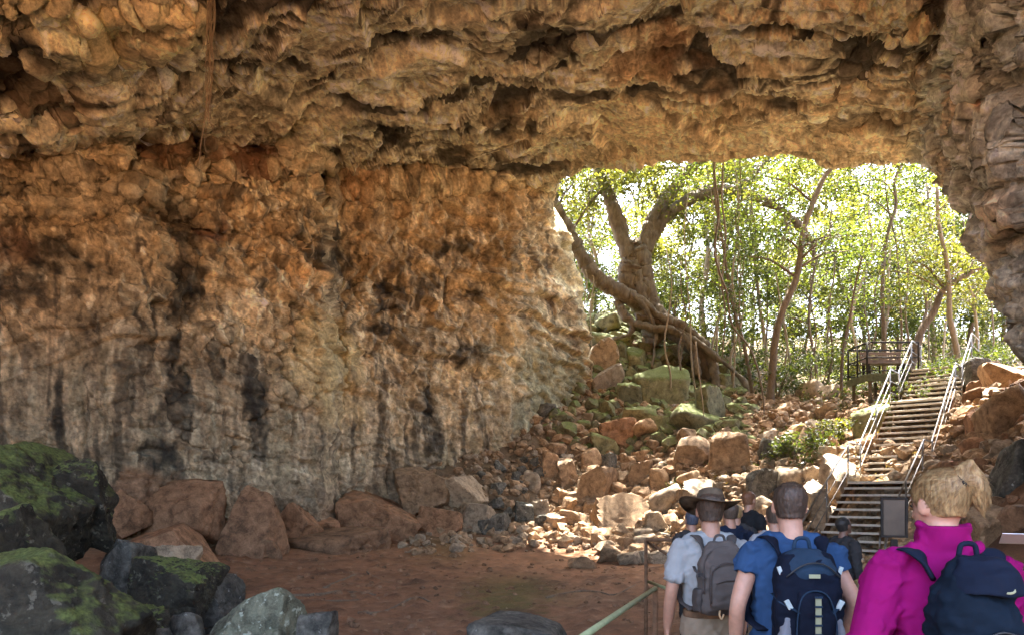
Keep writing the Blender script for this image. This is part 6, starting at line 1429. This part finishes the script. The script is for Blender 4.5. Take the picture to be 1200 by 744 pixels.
for sd in (-1, 1):
    obj('side_panel', pack_shape([(sd * .118, Y0 - .145, .86, .036, .04, 3), (sd * .124, Y0 - .155, .92, .038, .045, 3), (sd * .12, Y0 - .15, 1.03, .032, .045, 3), (sd * .110, Y0 - .15, 1.12, .016, .03, 2.6)], seed=17 + sd), M_pan, bp2)
    m = MB(); m.tube([(sd * .15, Y0 - .06, 1.22), (sd * .14, Y0 - .16, 1.19), (sd * .07, Y0 - .21, 1.15)], [(.011, .003)] * 3, 6); m.build('compression_strap', M_np2, bp2)
    m = MB(); m.box((sd * .115, Y0 - .185, 1.185), (.022, .014, .045), Matrix.Rotation(sd * .5, 3, 'Y')); m.build('buckle', M_cl, bp2, False)
    m = MB(); m.box((sd * .135, Y0 - .13, 1.33), (.018, .012, .05), Matrix.Rotation(sd * .35, 3, 'Y')); m.build('buckle', M_cl, bp2, False)
m = MB(); m.box((0, Y0 - .237, 1.05), (.026, .004, .36)); m.build('webbing', M_web, bp2, False)
for k in range(9): m = MB(); m.box((0, Y0 - .242, .89 + k * .042), (.034, .006, .009)); m.build('webbing_rung', M_np2, bp2, False)
m = MB(); m.box((0, Y0 - .19, 1.315), (.05, .006, .018)); m.build('badge', M_web, bp2, False)
zipline(bp2, [(-.12, Y0 - .17, 1.31), (-.06, Y0 - .185, 1.36), (0, Y0 - .185, 1.375), (.06, Y0 - .185, 1.36), (.12, Y0 - .17, 1.31)], M_buck, .004)
zipline(bp2, [(-.085, Y0 - .22, .92), (-.088, Y0 - .22, 1.1), (-.06, Y0 - .205, 1.22), (0, Y0 - .2, 1.25), (.06, Y0 - .205, 1.22), (.088, Y0 - .22, 1.1), (.085, Y0 - .22, .92)], M_np2, .004)
straps(bp2, M_np, .070, x0=.115, z0=1.415)
m = MB(); m.tube(smooth_path([(-.04, Y0 - .02, 1.42), (-.025, Y0 - .02, 1.475), (.025, Y0 - .02, 1.475), (.04, Y0 - .02, 1.42)], 4), .009, 8); m.build('grab_handle', M_np2, bp2)
# slouching dark blue rucksack of the woman
M_wp = cloth('ink_blue_pack', (0.006, 0.012, 0.021), .35, .7); M_wp2 = cloth('ink_strap', (0.009, 0.014, 0.028), .2)
bp3 = onto(woman, 'backpack', 'soft dark blue rucksack slung on the back of the woman in magenta')
obj('pack_body', pack_shape([(-.01, Y0 - .08, .93, .13, .075, 2.8), (-.01, Y0 - .10, .99, .155, .10, 2.6), (-.01, Y0 - .10, 1.18, .150, .10, 2.5), (-.01, Y0 - .09, 1.33, .125, .085, 2.4), (.01, Y0 - .075, 1.43, .09, .06, 2.2), (.0, Y0 - .06, 1.47, .05, .035, 2)], seed=24, dents=.028), M_wp, bp3)
obj('front_pocket', pack_shape([(-.005, Y0 - .175, .95, .10, .04, 2.6), (-.005, Y0 - .19, 1.0, .115, .05, 2.6), (-.005, Y0 - .185, 1.14, .11, .045, 2.5), (-.005, Y0 - .165, 1.22, .08, .025, 2.3)], seed=26, dents=.022), M_wp, bp3)
obj('lid', pack_shape([(.02, Y0 - .12, 1.35, .115, .075, 2.3), (.015, Y0 - .115, 1.41, .10, .07, 2.2), (.01, Y0 - .09, 1.46, .065, .045, 2)], seed=27, dents=.012), M_wp2, bp3)
zipline(bp3, [(-.09, Y0 - .21, 1.0), (-.085, Y0 - .21, 1.15), (0, Y0 - .2, 1.235), (.09, Y0 - .2, 1.2), (.145, Y0 - .21, 1.05)], M_buck, .004)
m = MB(); m.tube(smooth_path([(.02, Y0 - .175, 1.375), (.03, Y0 - .195, 1.36), (.05, Y0 - .195, 1.365), (.055, Y0 - .18, 1.38)], 3), .006, 6); m.build('clasp', M_web, bp3)
straps(bp3, M_wp2, .075, x0=.12, z0=1.41)
m = MB(); m.tube(smooth_path([(-.03, Y0 - .03, 1.46), (-.02, Y0 - .03, 1.50), (.02, Y0 - .03, 1.50), (.03, Y0 - .03, 1.46)], 4), .009, 8); m.build('grab_handle', M_wp2, bp3)
